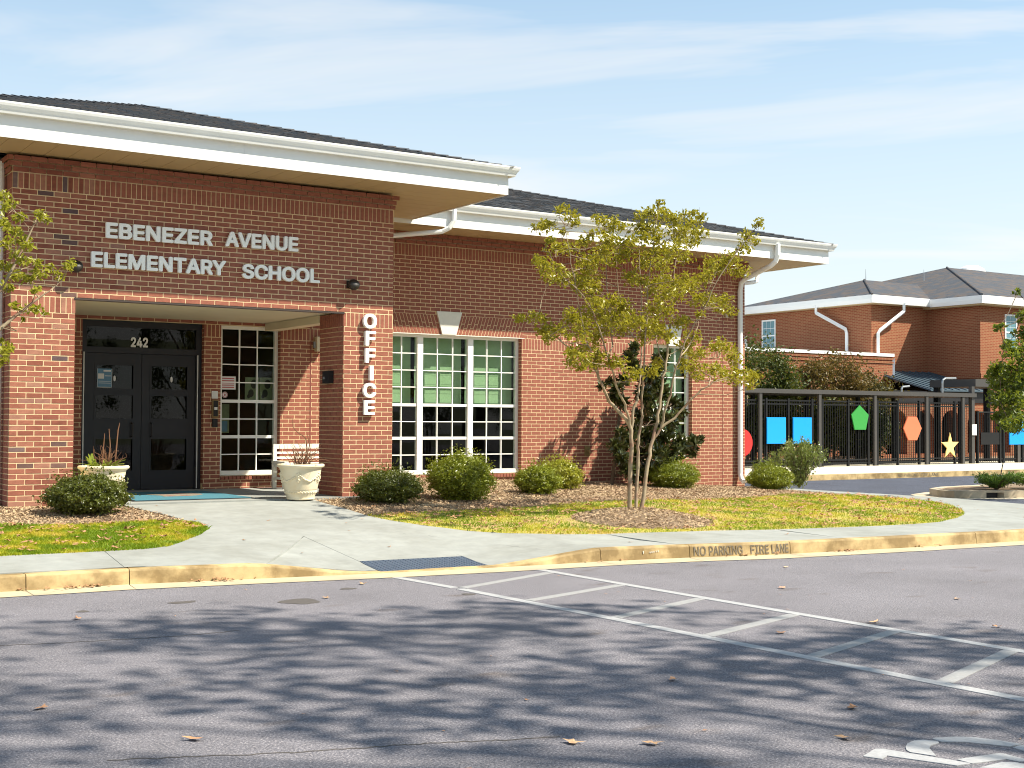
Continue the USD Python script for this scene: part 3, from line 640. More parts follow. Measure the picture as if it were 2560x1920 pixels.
# interior: dark rooms behind the glass
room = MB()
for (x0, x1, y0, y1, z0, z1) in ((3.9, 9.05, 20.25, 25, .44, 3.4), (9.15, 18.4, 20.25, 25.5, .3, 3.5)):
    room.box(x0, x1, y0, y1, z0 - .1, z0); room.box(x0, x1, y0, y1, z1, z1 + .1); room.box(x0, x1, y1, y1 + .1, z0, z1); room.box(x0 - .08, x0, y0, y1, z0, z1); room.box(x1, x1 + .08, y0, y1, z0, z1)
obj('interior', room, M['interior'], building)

# ---------------------------------------------------------------- windows
def window(x0, x1, z0, z1, units, rows, y=YM + .10, label=None, fr=.055, mull=.11):
    """units: columns per unit; rows: list of (relative height, bar above) from the top"""
    w = obj('window', MB().box(x0, x1, y, y + .07, z1 - fr, z1).box(x0, x1, y - .03, y + .07, z0, z0 + .072).box(x0, x0 + fr, y, y + .07, z0 + .072, z1 - fr).box(x1 - fr, x1, y, y + .07, z0 + .072, z1 - fr), M['white_frame'], building, label=label)
    sub(w)
    inx0, inx1, iz0, iz1 = x0 + fr, x1 - fr, z0 + .072, z1 - fr
    n = len(units); tot = (inx1 - inx0 - mull * (n - 1))
    u = inx0
    tc = sum(units)
    hsum = sum(r[0] for r in rows); bars = sum(r[1] for r in rows[1:])
    ph = (iz1 - iz0 - bars) / hsum
    for k, c in enumerate(units):
        uw = tot * c / tc
        if k: obj('mullion', MB().box(u - mull, u, y - .012, y + .07, iz0, iz1), M['white_frame'], w)
        z = iz1
        for ri, (h, bar) in enumerate(rows):
            if ri:
                big = bar > .03
                obj('meeting_rail' if big else 'muntin', MB().box(u + .001, u + uw - .001, y + (.004 if big else .012), y + (.058 if big else .044), z - bar, z), M['white_frame'], w); z -= bar
            zb = z - ph * h
            cw = (uw - .018 * (c - 1)) / c
            for ci in range(c):
                a = u + ci * (cw + .018)
                if ci: obj('muntin', MB().box(a - .018, a, y + .010, y + .046, zb, z), M['white_frame'], w)
                t = rng.normal(0, .0012, 3)
                obj('pane', MB().add([(a, y + .028 + t[0], zb), (a + cw, y + .028 + t[1], zb), (a + cw, y + .028 + t[2], z), (a, y + .028 + t[0] + t[2] - t[1], z)], [(0, 1, 2, 3)]), M['glass'], w)
            z = zb
        u += uw + mull
    return w
R8 = [(1.0, 0), (1.0, .018), (1.0, .018), (1.0, .018), (.93, .05), (.93, .018), (.93, .05), (.93, .018)]
window(10.105, 13.178, .612, 3.055, [3, 3, 3], R8, label='wide triple window with green blinds')
window(16.267, 17.24, 1.182, 3.055, [3], R8[:6], label='narrow window with a green blind, partly behind dark foliage')
window(7.48, 8.48, .662, 3.050, [3], R8, label='tall entrance window with posters')
# door
DY = YM + .12
obj('door_frame', MB().box(5.312, 5.40, DY - .03, DY + .08, .457, 3.05).box(7.10, 7.193, DY - .03, DY + .08, .457, 3.05).box(5.40, 7.10, DY - .03, DY + .08, 2.95, 3.05).box(5.40, 7.10, DY - .03, DY + .08, 2.555, 2.645), M['door'], building)
obj('transom_pane', MB().add([(5.40, DY + .02, 2.645), (7.10, DY + .022, 2.645), (7.10, DY + .012, 2.95), (5.40, DY + .01, 2.95)], [(0, 1, 2, 3)]), M['glass'], building)
obj('weather_strip', MB().box(5.352, 5.366, DY - .045, DY - .031, .47, 2.56), M['white_frame'], building)
obj('weather_strip', MB().box(7.118, 7.132, DY - .045, DY - .031, .47, 2.56), M['white_frame'], building)
for x0, x1, hx in ((5.404, 6.246, 6.10), (6.254, 7.096, 6.40)):
    g = [(2.0, 2.385), (1.545, 1.925), (.745, 1.26)]
    leaf = sbox(x0, .465, x1, 2.55)
    for a, b in g: leaf = leaf.difference(sbox(x0 + .135, a, x1 - .115, b))
    d = obj('door_leaf', extr(leaf, 'y', DY, DY + .05), M['door'], building); sub(d)
    for a, b in g:
        obj('pane', MB().add([(x0 + .135, DY + .026, a), (x1 - .115, DY + .026, a), (x1 - .115, DY + .026, b), (x0 + .135, DY + .026, b)], [(0, 1, 2, 3)]), M['glass'], d)
        obj('glazing_bead', extr(sbox(x0 + .125, a - .01, x1 - .105, b + .01).difference(sbox(x0 + .15, a + .015, x1 - .13, b - .015)), 'y', DY - .008, DY - .001), M['door'], d)
    obj('handle', MB().tube([(hx, DY, 1.28), (hx, DY - .06, 1.29), (hx, DY - .065, 1.40), (hx, DY - .065, 1.48), (hx, DY, 1.49)], .014, 8), M['bronze'], d)

# ---------------------------------------------------------------- eaves and roof
PE = dict(x0=2.25, x1=10.40, y0=16.15, z=4.87)
ME = dict(x0=-6.0, x1=20.10, y0=19.06, z=4.81)
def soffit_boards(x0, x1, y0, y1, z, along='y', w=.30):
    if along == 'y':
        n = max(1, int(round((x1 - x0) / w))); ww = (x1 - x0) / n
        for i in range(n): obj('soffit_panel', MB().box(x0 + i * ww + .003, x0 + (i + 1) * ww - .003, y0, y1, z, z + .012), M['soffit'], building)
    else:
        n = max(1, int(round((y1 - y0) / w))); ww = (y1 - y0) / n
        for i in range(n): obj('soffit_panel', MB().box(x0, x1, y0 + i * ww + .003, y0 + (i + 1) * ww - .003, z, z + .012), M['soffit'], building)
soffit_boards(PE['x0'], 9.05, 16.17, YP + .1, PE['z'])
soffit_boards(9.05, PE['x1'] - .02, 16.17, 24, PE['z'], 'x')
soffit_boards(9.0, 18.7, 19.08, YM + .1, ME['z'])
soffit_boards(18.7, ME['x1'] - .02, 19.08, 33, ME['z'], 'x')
def fascia(pts, z, h=.268, lab=None):
    # butt-jointed lengths
    for (a, b) in zip(pts[:-1], pts[1:]):
        a, b = np.array(a, float), np.array(b, float); L = np.linalg.norm(b - a); n = max(1, int(L / 3.1)); d = (b - a) / L
        for i in range(n):
            p, q = a + d * (L * i / n + .0015), a + d * (L * (i + 1) / n - .0015)
            obj('fascia_board', sweep([(0, 0), (0, h), (-.02, h), (-.02, 0)], [(*p, z - .012), (*q, z - .012)]), M['white_trim'], building)
fascia([(2.25, 24), (2.25, 16.15), (10.40, 16.15), (10.40, 24)], PE['z'])
fascia([(9.5, 19.06), (20.10, 19.06), (20.10, 34)], ME['z'], .262)
GPROF = [(0, 0), (.075, 0), (.085, .03), (.09, .045), (.118, .085), (.128, .115), (.128, .135), (.118, .135), (.118, .118), (.0, .118)]
obj('gutter', sweep(GPROF, [(2.25, 24, 5.125), (2.25, 16.15, 5.125), (10.40, 16.15, 5.125), (10.40, 24, 5.125)]), M['white_trim'], building)
obj('gutter', sweep(GPROF, [(10.35, 19.06, 5.06), (20.10, 19.06, 5.06), (20.10, 34, 5.06)]), M['white_trim'], building)
PIT = .283
roof = MB()
def hip(x0, x1, y0, z, ext, yb):
    a = (x1 - x0) / 2
    t = min(ext, a)
    V = [(x0, y0, z), (x1, y0, z), (x1 - t, y0 + t, z + PIT * t), (x0 + t, y0 + t, z + PIT * t), (x1, yb, z), (x1 - t, yb, z + PIT * t), (x0, yb, z), (x0 + t, yb, z + PIT * t)]
    return V, [(0, 1, 2, 3), (1, 4, 5, 2), (6, 0, 3, 7), (3, 2, 5, 7)]
v, f = hip(2.18, 10.47, 16.08, 5.245, 9, 27); rf = obj('roof', MB().add(v, f).add([(p[0], p[1], p[2] - .03) for p in v[:2]] + [(2.18, 27, 5.21), (10.47, 27, 5.21)], [(0, 2, 3, 1)]), M['shingle'], building, label='low hipped roof over the entrance'); sub(rf)
v, f = hip(-6, 20.17, 18.99, 5.18, 9, 40); rf2 = obj('roof', MB().add(v, f).add([(-6, 18.99, 5.15), (20.17, 18.99, 5.15), (-6, 40, 5.15), (20.17, 40, 5.15)], [(0, 2, 3, 1)]), M['shingle'], building, label='hipped shingle roof of the main wing'); sub(rf2)
def shingles(x0, x1, y0, z, smax, parent):
    cs = 1 / math.sqrt(1 + PIT ** 2); sn = PIT * cs; mb = MB(); E = .14
    for r in range(int(smax / E)):
        s0 = r * E; s1 = s0 + E * 1.6
        run = s0 * cs; a, b = x0 + run - .02, x1 - run + .02
        if b - a < .1: break
        u = a - rng.uniform(0, .3)
        while u < b:
            w = rng.choice([.12, .17, .22, .30]); p0, p1 = max(u, a), min(u + w - .004, b)
            if p1 - p0 > .02:
                th = rng.uniform(.008, .02); sd = s0 - rng.uniform(0, .02)
                def pt(x, s, h): return (x, y0 + s * cs - h * sn, z + s * sn + h * cs)
                e1 = min(1, 1)
                V = [pt(p0, sd, .004), pt(p1, sd, .004), pt(p1, sd, .004 + th), pt(p0, sd, .004 + th), pt(min(p1, x1 - s1 * cs + .03), s1, .004), pt(max(p0, x0 + s1 * cs - .03), s1, .004)]
                if V[4][0] > V[5][0]: mb.add(V, [(0, 1, 2, 3), (3, 2, 4, 5), (0, 3, 5, 5), (1, 4, 2, 2)])
            u += w
    obj('shingles', mb, M['shingle'], parent, kind='stuff')
shingles(2.18, 10.47, 16.08, 5.245, 4.25, rf)
shingles(-6, 20.17, 18.99, 5.18, 7.6, rf2)
# hip caps
def hipcap(p, q, parent):
    p, q = np.array(p, float), np.array(q, float); n = int(np.linalg.norm(q - p) / .2); mb = MB()
    d = (q - p) / np.linalg.norm(q - p); sd = np.cross(d, [0, 0, 1]); sd /= np.linalg.norm(sd)
    for i in range(n):
        a, b = p + (q - p) * i / n, p + (q - p) * (i + 1.25) / n
        h = .028
        mb.add([a + sd * .13 + [0, 0, -.01], a + [0, 0, h], a - sd * .13 + [0, 0, -.01], b + sd * .13 + [0, 0, -.022], b + [0, 0, .010], b - sd * .13 + [0, 0, -.022]], [(0, 1, 4, 3), (1, 2, 5, 4), (0, 2, 1, 1)])
    obj('hip_caps', mb, M['shingle'], parent, kind='stuff')
hipcap((10.47, 16.08, 5.255), (6.325, 20.225, 5.255 + PIT * 4.145), rf); hipcap((2.18, 16.08, 5.255), (6.325, 20.225, 5.255 + PIT * 4.145), rf)
hipcap((20.17, 18.99, 5.19), (12.2, 26.96, 5.19 + PIT * 7.97), rf2)
# downspouts
def rtube(pts, w=.075, d=.055):
    return sweep([(-w / 2, -d / 2), (w / 2, -d / 2), (w / 2, d / 2), (-w / 2, d / 2)], pts, up=(0, 1, .001))
def spout(pts, lab=None, r=.042): obj('downspout', MB().tube(pts, r, 10), M['white_trim'], building, label=lab)
spout([(11.16, 19.0, 5.10), (11.15, 19.0, 4.90), (11.08, 19.03, 4.78), (10.98, 19.1, 4.72), (9.3, 19.86, 4.52), (9.12, 19.93, 4.45), (9.06, 19.94, 4.3)])
obj('downspout', MB().tube([(18.60, 18.99, 5.08), (18.60, 18.99, 4.86), (18.585, 19.03, 4.74), (18.55, 19.14, 4.66), (18.50, 19.80, 4.46), (18.475, 19.90, 4.38), (18.47, 19.93, 4.22), (18.47, 19.93, .50), (18.47, 19.90, .40), (18.46, 19.82, .34)], .052, 10), M['white_trim'], building, label='white downspout beside the right corner of the wall')
spout([(20.15, 21.2, 5.05), (20.15, 21.2, 4.72), (20.08, 21.15, 4.62), (19.9, 21.05, 4.58), (18.85, 20.5, 4.42), (18.74, 20.45, 4.3), (18.74, 20.45, .3)])
spout([(3.585, 17.42, 4.8), (3.585, 17.42, .3)], None, .045)
# ================================================================ things on the building
def glyphs(word, h, fat=0.0):
    """outlines of the lettering, left to right, as shapely polygons"""
    m = meshkit.text_mesh(word, h, .01); v = np.array(m.vertices); f = np.array(m.faces)
    f = f[(np.abs(v[f][:, :, 2]).max(1) < 1e-6)]
    g = unary_union([Polygon(v[q][:, :2]).buffer(h * .0008) for q in f]).buffer(fat, join_style=2).simplify(h * .004)
    return sorted(polys(g), key=lambda p: p.bounds[0])
def letters(word, x0, x1, z, h, y, depth, parent, pmat, bold=True, stand=.012, name='letter', fat=.011):
    gl = glyphs(word, h, fat); bb = unary_union(gl).bounds
    fx, fz = (x1 - x0) / (bb[2] - bb[0]), h / (bb[3] - bb[1])
    for g in gl:
        q = affinity.affine_transform(g, [fx, 0, 0, fz, x0 - bb[0] * fx, z - bb[1] * fz])
        obj(name, extr(q, 'y', y - stand - depth, y - stand), pmat, parent)
s1 = thing('name_sign', 'raised white letters reading EBENEZER AVENUE ELEMENTARY SCHOOL above the entrance', 'sign')
for wd, a, b, z in (('EBENEZER', 4.806, 6.235, 3.886), ('AVENUE', 6.42, 7.479, 3.900), ('ELEMENTARY', 4.625, 6.425, 3.496), ('SCHOOL', 6.665, 7.812, 3.478)):
    letters(wd, a, b, z, .203, YP - .009, .045, s1, M['letter'])
s2 = thing('office_sign', 'column of raised white letters reading OFFICE on the right brick pier', 'sign')
for i, ch in enumerate('OFFICE'):
    z = 2.875 - i * .25; w = {'O': .212, 'F': .165, 'I': .055, 'C': .205, 'E': .17}[ch]
    c = 8.609 + (.03 if ch == 'I' else .0) + (.01 if ch in 'F' else 0)
    if ch == 'I': obj('letter', MB().box(c - .030, c + .030, YP - .071, YP - .021, z, z + .212), M['letter'], s2)
    else: letters(ch, c - w / 2, c + w / 2, z, .212, YP - .009, .05, s2, M['letter'])
s3 = thing('house_number', 'pale numerals 242 on the glass above the entrance doors', 'house number')
letters('242', 6.075, 6.341, 2.655, .155, DY + .008, .008, s3, M['letter'], name='numeral', stand=.004, fat=.009)

def wall_lamp(x, z, y, label, s=1.0):
    t = thing('wall_lamp', label, 'wall lamp', group='dark wall lamps on the brick front')
    pr = [(0, 0), (.035, .0), (.07, .02), (.085, .06), (.08, .10), (.055, .125), (.0, .13)]
    mb = MB().lathe(pr, n=18); v, f = mb.get(); v = v * s
    w = np.stack([v[:, 0], -v[:, 2] * .95, v[:, 1]], 1)
    a = math.radians(-35); w = np.stack([w[:, 0], w[:, 1] * math.cos(a) - w[:, 2] * math.sin(a), w[:, 1] * math.sin(a) + w[:, 2] * math.cos(a)], 1)
    obj('lamp_head', (w + [x + .02, y - .05, z], f), M['lamp_dark'], t, smooth=40)
    obj('back_plate', MB().box(x - .05 * s, x + .05 * s, y - .03, y, z - .01, z + .1 * s), M['lamp_dark'], t)
    obj('arm', MB().tube([(x, y - .02, z + .05), (x + .01, y - .06, z + .05), (x + .02, y - .09, z + .02)], .016, 8), M['lamp_dark'], t)
wall_lamp(8.30, 3.45, YP - .009, 'dark bullet wall lamp right of the word SCHOOL')
wall_lamp(4.40, 3.45, YP - .009, 'dark bullet wall lamp left of the word ELEMENTARY, behind leaves')
wl = thing('security_lamp', 'small pale security lamp on the brick near the right downspout', 'wall lamp')
obj('back_plate', MB().box(18.13, 18.25, YM - .04, YM - .009, 3.66, 3.78), M['cast_stone'], wl)
obj('lamp_head', MB().tube([(18.19, YM - .04, 3.72), (18.19, YM - .1, 3.69), (18.19, YM - .14, 3.66)], [.035, .045, .05], 10), M['brass'], wl)
hb = thing('wall_tap', 'brass garden tap in a small box on the brick wall', 'tap')
obj('plate', MB().box(14.60, 14.72, YM - .02, YM - .008, .90, 1.08), M['brass'], hb)
obj('spout', MB().tube([(14.67, YM - .02, 1.0), (14.67, YM - .07, 1.0), (14.67, YM - .09, .95)], .018, 8), M['brass'], hb)
jb = thing('junction_box', 'small pale electrical box high on the wall under the porch', 'electrical box')
obj('box_body', MB().box(9.08, 9.19, YM - .11, YM - .010, 2.68, 2.92), M['cream_panel'], jb); obj('cover', MB().box(9.05, 9.08, YM - .07, YM - .010, 2.74, 2.84), M['grey_metal'], jb)
sb_ = thing('switch_box', 'black box with a round button on the shaded side of the right pier', 'switch box')
obj('box_body', MB().box(8.13, 8.205, 17.40, 17.62, 2.08, 2.26), M['black_plastic'], sb_); obj('button', MB().tube([(8.13, 17.55, 2.16), (8.115, 17.55, 2.16)], .018, 10), M['grey_metal'], sb_)
rd = thing('door_intercom', 'black intercom with a paper notice above it beside the entrance doors', 'intercom')
obj('body', MB().box(7.325, 7.425, YM - .055, YM - .010, 1.58, 1.86), M['brass'], rd); obj('face', MB().box(7.34, 7.41, YM - .065, YM - .055, 1.60, 1.845), M['black_plastic'], rd)
obj('card_slot', MB().box(7.35, 7.40, YM - .07, YM - .065, 1.70, 1.745), M['paper'], rd); obj('lower_box', MB().box(7.335, 7.415, YM - .05, YM - .010, 1.43, 1.56), M['black_plastic'], rd)
obj('notice', MB().box(7.325, 7.425, YM - .018, YM - .010, 1.88, 2.0), M['paper'], rd)

def blinds(x0, x1, z0, z1, label):
    t = thing('window_blind', label, 'window blind', group=None)
    n = 14; mb = MB(); yy = YM + .30
    for i in range(n):
        a, b = z0 + (z1 - z0) * i / n, z0 + (z1 - z0) * (i + 1) / n
        mb.box(x0, x1, yy + (.003 if i % 2 else 0), yy + .006, a, b)
    obj('cloth', mb, M['shade_cloth'], t); obj('bottom_bar', MB().box(x0, x1, yy - .006, yy + .012, z0 - .03, z0), M['shade_cloth'], t)
blinds(10.12, 11.05, 1.86, 3.02, 'green blind half down in the left bay of the wide window')
blinds(11.13, 12.08, 1.86, 3.02, 'green blind half down in the middle bay of the wide window')
blinds(12.16, 13.16, 1.86, 3.02, 'green blind half down in the right bay of the wide window')
blinds(16.27, 17.23, 1.20, 3.02, 'green blind pulled down in the narrow window behind dark foliage')
# papers in and on the glass
def paper(name, label, cat, x0, x1, z0, z1, y, m, extra=()):
    t = thing(name, label, cat); obj('sheet', MB().box(x0, x1, y - .003, y, z0, z1), m, t)
    for nm, (a, b, c, d), mm in extra: obj(nm, MB().box(x0 + (x1 - x0) * a, x0 + (x1 - x0) * b, y - .0055, y - .0032, z0 + (z1 - z0) * c, z0 + (z1 - z0) * d), mm, t)
    return t
GY = YM + .122
paper('notice', 'white notice with lines of red print inside the entrance window', 'notice', 7.50, 7.77, 2.03, 2.24, GY - .003, M['paper'], [('print_line', (.1, .9, .80 - .17 * i, .88 - .17 * i), M['red_print']) for i in range(5)])
st = thing('round_sticker', 'small round red and white sticker below the notice in the entrance window', 'sticker')
obj('disc', extr(Point(7.59, 1.945).buffer(.048, 16), 'y', GY - .005, GY - .003), M['paper'], st); obj('ring', extr(Point(7.59, 1.945).buffer(.044, 16).difference(Point(7.59, 1.945).buffer(.035, 16)), 'y', GY - .0075, GY - .0055), M['red_print'], st); obj('mark', extr(affinity.scale(Point(7.59, 1.945).buffer(.02, 10), .7, 1), 'y', GY - .0075, GY - .0055), M['red_print'], st)
for i, (a, b, lb) in enumerate(((8.0, 8.245, 'green poster with dark round shapes, left of two in the entrance window'), (8.255, 8.47, 'green poster with dark round shapes, right of two in the entrance window'))):
    t = thing('poster', lb, 'poster'); y = YM + .30
    obj('sheet', MB().box(a, b, y, y + .003, 1.86, 2.24), M['poster_green'], t)
    for (u, z, r) in ((.62, 2.13, .065), (.42, 1.98, .055), (.25, 1.93, .03)): obj('round_shape', extr(affinity.scale(Point(a + (b - a) * u, z).buffer(r, 14), .85, 1.15), 'y', y - .004, y - .001), M['poster_dark'], t)
paper('board', 'pale green board standing inside the entrance window low on the left', 'board', 7.52, 7.83, 1.33, 1.80, YM + .55, M['poster_green'], [('picture', (.25, .9, .05, .42), M['poster_blue'])])
paper('door_poster', 'blue poster with a white picture on the left entrance door', 'poster', 5.575, 5.80, 2.03, 2.315, DY + .023, M['poster_blue'], [('header', (.42, .92, .84, .93), M['paper']), ('picture', (.06, .46, .46, .74), M['paper']), ('print_line', (.52, .92, .60, .63), M['paper']), ('print_line', (.1, .92, .32, .34), M['paper']), ('print_line', (.1, .92, .22, .24), M['paper']), ('border', (.0, 1, .0, .025), M['paper']), ('border', (.0, .02, .0, 1), M['paper']), ('border', (.98, 1, .0, 1), M['paper'])])
for x, lb in ((5.838, 'small white oval sticker on the left entrance door'), (6.725, 'small white oval sticker on the right entrance door')):
    obj('oval_sticker', extr(affinity.scale(Point(x, 2.17).buffer(.038, 14), .5, 1.15), 'y', DY + .019, DY + .022), M['paper'], label=lb, cat='sticker')

# entrance mat
MATP = Polygon([(5.30, 17.36), (6.98, 17.32), (6.98, 19.35), (5.36, 19.40)])
dm = thing('door_mat', 'large teal entrance mat with a faded emblem in front of the doors', 'door mat')
obj('edging', extr(MATP, 'z', .459, .467), M['mat_edge'], dm); obj('pile', extr(MATP.buffer(-.035), 'z', .467, .473), M['mat_teal'], dm)
em = [(6.18 + .33 * math.cos(a) * (1 + .35 * math.sin(3 * a + 1)), 18.35 + .42 * math.sin(a) * (1 + .3 * math.cos(2 * a))) for a in np.linspace(0, 2 * np.pi, 30)[:-1]]
obj('emblem', extr(Polygon(em).buffer(0), 'z', .473, .4755), M['emblem'], dm)

# planters
def planter(x, y, z, label, seed, fern):
    t = thing('planter', label, 'planter', loc=(x, y, z)); r = np.random.default_rng(seed)
    pr = [(0, 0), (.185, 0), (.195, .012), (.192, .03), (.20, .05), (.225, .12), (.222, .135), (.232, .145), (.255, .26), (.278, .38), (.288, .43), (.31, .445), (.326, .46), (.328, .48), (.315, .492), (.285, .492), (.272, .47), (.262, .43), (0, .43)]
    obj('pot', MB().lathe(pr, (x, y, z), 48), M['planter'], t, smooth=35)
    mb = MB(); ico = trimesh.creation.icosphere(1, 1); iv, jf = np.array(ico.vertices), np.array(ico.faces)
    for g in range(5):                                                   # garland swags and fruit clusters in relief
        a0 = g * 2 * np.pi / 5 + .4
        for k in range(15):
            q = k / 14; a = a0 + q * 2 * np.pi / 5; h = .36 - .10 * math.sin(np.pi * q) + r.normal(0, .006); rr = .232 + (h - .145) * .2
            mb.add(iv * r.uniform(.011, .02) + [x + (rr + .002) * math.cos(a), y + (rr + .002) * math.sin(a), z + h], jf)
        for k in range(12):
            h = .37 - k * .011; a = a0 + r.normal(0, .035 + .012 * math.sin(k)); rr = .232 + (h - .145) * .2
            mb.add(iv * r.uniform(.011, .022) + [x + rr * math.cos(a), y + rr * math.sin(a), z + h], jf)
    for k in range(60):
        a = k * 2 * np.pi / 60; mb.add(iv * .014 + [x + .216 * math.cos(a), y + .216 * math.sin(a), z + .10 + .012 * (k % 2)], jf)
    obj('relief', mb, M['planter'], t, smooth=True)
    obj('soil', MB().lathe([(0, .47), (.15, .468), (.265, .455)], (x, y, z), 24), M['soil'], t)
    return t, r
def dead_stems(parent, x, y, z, r, n, h, tall):
    mb = MB()
    for k in range(n):
        a, q = r.uniform(0, 2 * np.pi), r.uniform(0, .13); p = np.array([x + q * math.cos(a), y + q * math.sin(a), z]); d = np.array([math.cos(a) * .5, math.sin(a) * .5, 1.2]); pts = [p]
        for s in range(4): d = d + r.normal(0, .35, 3); d /= np.linalg.norm(d); pts.append(pts[-1] + d * h * r.uniform(.15, .35))
        mb.tube(pts, [.005, .004, .004, .003, .002], 4)
    for pts in tall: mb.tube([np.array(p) for p in pts], np.linspace(.012, .004, len(pts)), 5)
    obj('dead_stems', mb, M['twig'], parent)
def frond(mb, p, d, L, w, n=11):
    p, d = np.array(p, float), np.array(d, float); d /= np.linalg.norm(d); s = np.cross(d, [0, 0, 1.0]); s /= np.linalg.norm(s)
    for i in range(1, n):
        q = i / n; c = p + d * L * q + np.array([0, 0, -.35 * L * q * q]); ww = w * (1 - q * .8)
        for sg in (-1, 1): mb.add([c, c + s * sg * ww * .5 + d * .018, c + s * sg * ww + d * .012, c + s * sg * ww * .5 - d * .008], [(0, 1, 2), (0, 2, 3)])
t, r = planter(7.52, 16.98, .445, 'cream planter with dead stems in front of the right brick pier', 3, False)
dead_stems(t, 7.52, 16.98, .90, r, 46, .36, [[(7.56, 16.98, .9), (7.60, 16.95, 1.15), (7.57, 16.93, 1.30), (7.44, 16.92, 1.38), (7.38, 16.92, 1.44), (7.36, 16.92, 1.56)], [(7.56, 16.95, .9), (7.64, 16.95, 1.2), (7.60, 16.95, 1.36)], [(7.48, 17, .9), (7.40, 17, 1.15)]])
t, r = planter(4.93, 17.45, .445, 'cream planter with a fern and dried stalks behind the left round bush', 4, True)
dead_stems(t, 4.95, 17.45, .90, r, 34, .30, [[(4.97, 17.4, .9), (5.0, 17.4, 1.2), (4.98, 17.4, 1.42)], [(4.90, 17.42, .9), (4.93, 17.42, 1.36)], [(5.06, 17.4, .9), (5.10, 17.4, 1.40), (5.12, 17.4, 1.5)]])
mb = MB()
for k in range(16):
    a = r.uniform(0, 2 * np.pi); frond(mb, (4.93 + .1 * math.cos(a), 17.45 + .1 * math.sin(a), .90), (math.cos(a), math.sin(a), r.uniform(.5, 1.6)), r.uniform(.18, .32), .05)
for k in range(5): frond(mb, (4.76, 17.36, .90), (r.normal(-.25, .2), r.normal(0, .2), 1.2), r.uniform(.2, .32), .045)
obj('fern', mb, M['fern'], t)

# bench
bn = thing('bench', 'white slatted wooden bench against the porch wall behind the right planter', 'bench', loc=(8.25, 19.45, .457))
for x in (8.29, 9.50):
    obj('end_frame', MB().box(x - .03, x + .03, 19.72, 19.78, .457, 1.16).box(x - .03, x + .03, 19.30, 19.36, .457, .86).box(x - .035, x + .035, 19.26, 19.78, .86, .895).box(x - .025, x + .025, 19.33, 19.75, .80, .84).box(x - .025, x + .025, 19.36, 19.72, .60, .64), M['bench'], bn)
for z in (.94, 1.02, 1.12): obj('back_slat', MB().box(8.26, 9.53, 19.735, 19.76, z - (.018 if z < 1.1 else .035), z + (.018 if z < 1.1 else .04)), M['bench'], bn)
for k in range(5): obj('seat_slat', MB().box(8.26, 9.53, 19.31 + k * .085, 19.38 + k * .085, .842, .862), M['bench'], bn)
obj('stretcher', MB().box(8.32, 9.47, 19.54, 19.57, .60, .64), M['bench'], bn)
for sx0 in (9.08,): obj('curved_arm', extr(Polygon([(19.30, .98), (19.36, 1.0), (19.5, 1.10), (19.66, 1.22), (19.76, 1.26), (19.76, 1.20), (19.62, 1.10), (19.5, .98), (19.42, .90), (19.34, .88)]), 'x', 9.46, 9.53), M['bench'], bn)

# ================================================================ markings on the road and the kerb
ais = thing('access_aisle_marking', 'white painted ladder of parking aisle lines on the asphalt', 'road marking')
def strip(pts, w, z, m, name, parent):
    g = LineString(pts).buffer(w / 2, cap_style=2); obj(name, extr(g, 'z', .0005, z), m, parent)
strip([(6.13, 11.62), (6.22, 10.55)], .10, .0042, M['road_paint'], 'edge_line', ais)
strip([(6.225, 10.45), (6.31, 8.4), (6.41, 5.4), (6.49, 4.0), (6.6, 2.0)], .10, .0042, M['road_paint'], 'edge_line', ais)
strip([(7.738, 11.42), (7.736, 9.7), (7.75, 8.0), (7.80, 5.63), (7.84, 2.0)], .10, .0042, M['road_paint'], 'edge_line', ais)
for a, b in (((6.28, 10.50), (7.68, 11.10)), ((6.33, 9.47), (7.68, 9.92)), ((6.37, 8.30), (7.69, 8.80)), ((6.40, 7.25), (7.70, 7.68)), ((6.43, 6.25), (7.73, 6.68)), ((6.47, 5.22), (7.76, 5.70)), ((6.52, 4.1), (7.79, 4.6))):
    strip([a, b], .105, .0040, M['road_paint_worn'], 'hatch_line', ais)
ws = thing('wheelchair_symbol', 'white painted wheelchair symbol at the right edge of the asphalt', 'road marking')
SY = [[(4.72, 4.262), (4.869, 4.324), (4.899, 4.306), (5.031, 3.92), (4.951, 3.927), (4.821, 4.217), (4.754, 4.188)],
 [(5.244, 4.272), (5.206, 4.325), (5.158, 4.336), (5.084, 4.314), (5.025, 4.274), (4.984, 4.234), (4.966, 4.199), (5.008, 4.092), (5.056, 4.152), (5.1, 4.208), (5.155, 4.241), (5.221, 4.248)],
 [(5.268, 4.316), (5.292, 4.321), (5.394, 4.278), (5.457, 4.229), (5.511, 4.126), (5.539, 4.02), (5.46, 4.022), (5.413, 4.099), (5.351, 4.195), (5.258, 4.253)],
 [(5.456, 3.996), (5.521, 4.003), (5.573, 3.895), (5.528, 3.776), (5.446, 3.933)],
 [(5.042, 3.991), (5.29, 3.961), (5.31, 3.948), (5.304, 3.793), (5.255, 3.823), (5.242, 3.88), (5.042, 3.913)],
 [(5.032, 3.843), (5.171, 3.85), (5.219, 3.819), (5.253, 3.671), (5.123, 3.622), (4.92, 3.814)]]
for p in SY: obj('stroke', extr(Polygon(p).buffer(.004), 'z', .0005, .0046), M['road_paint'], ws)
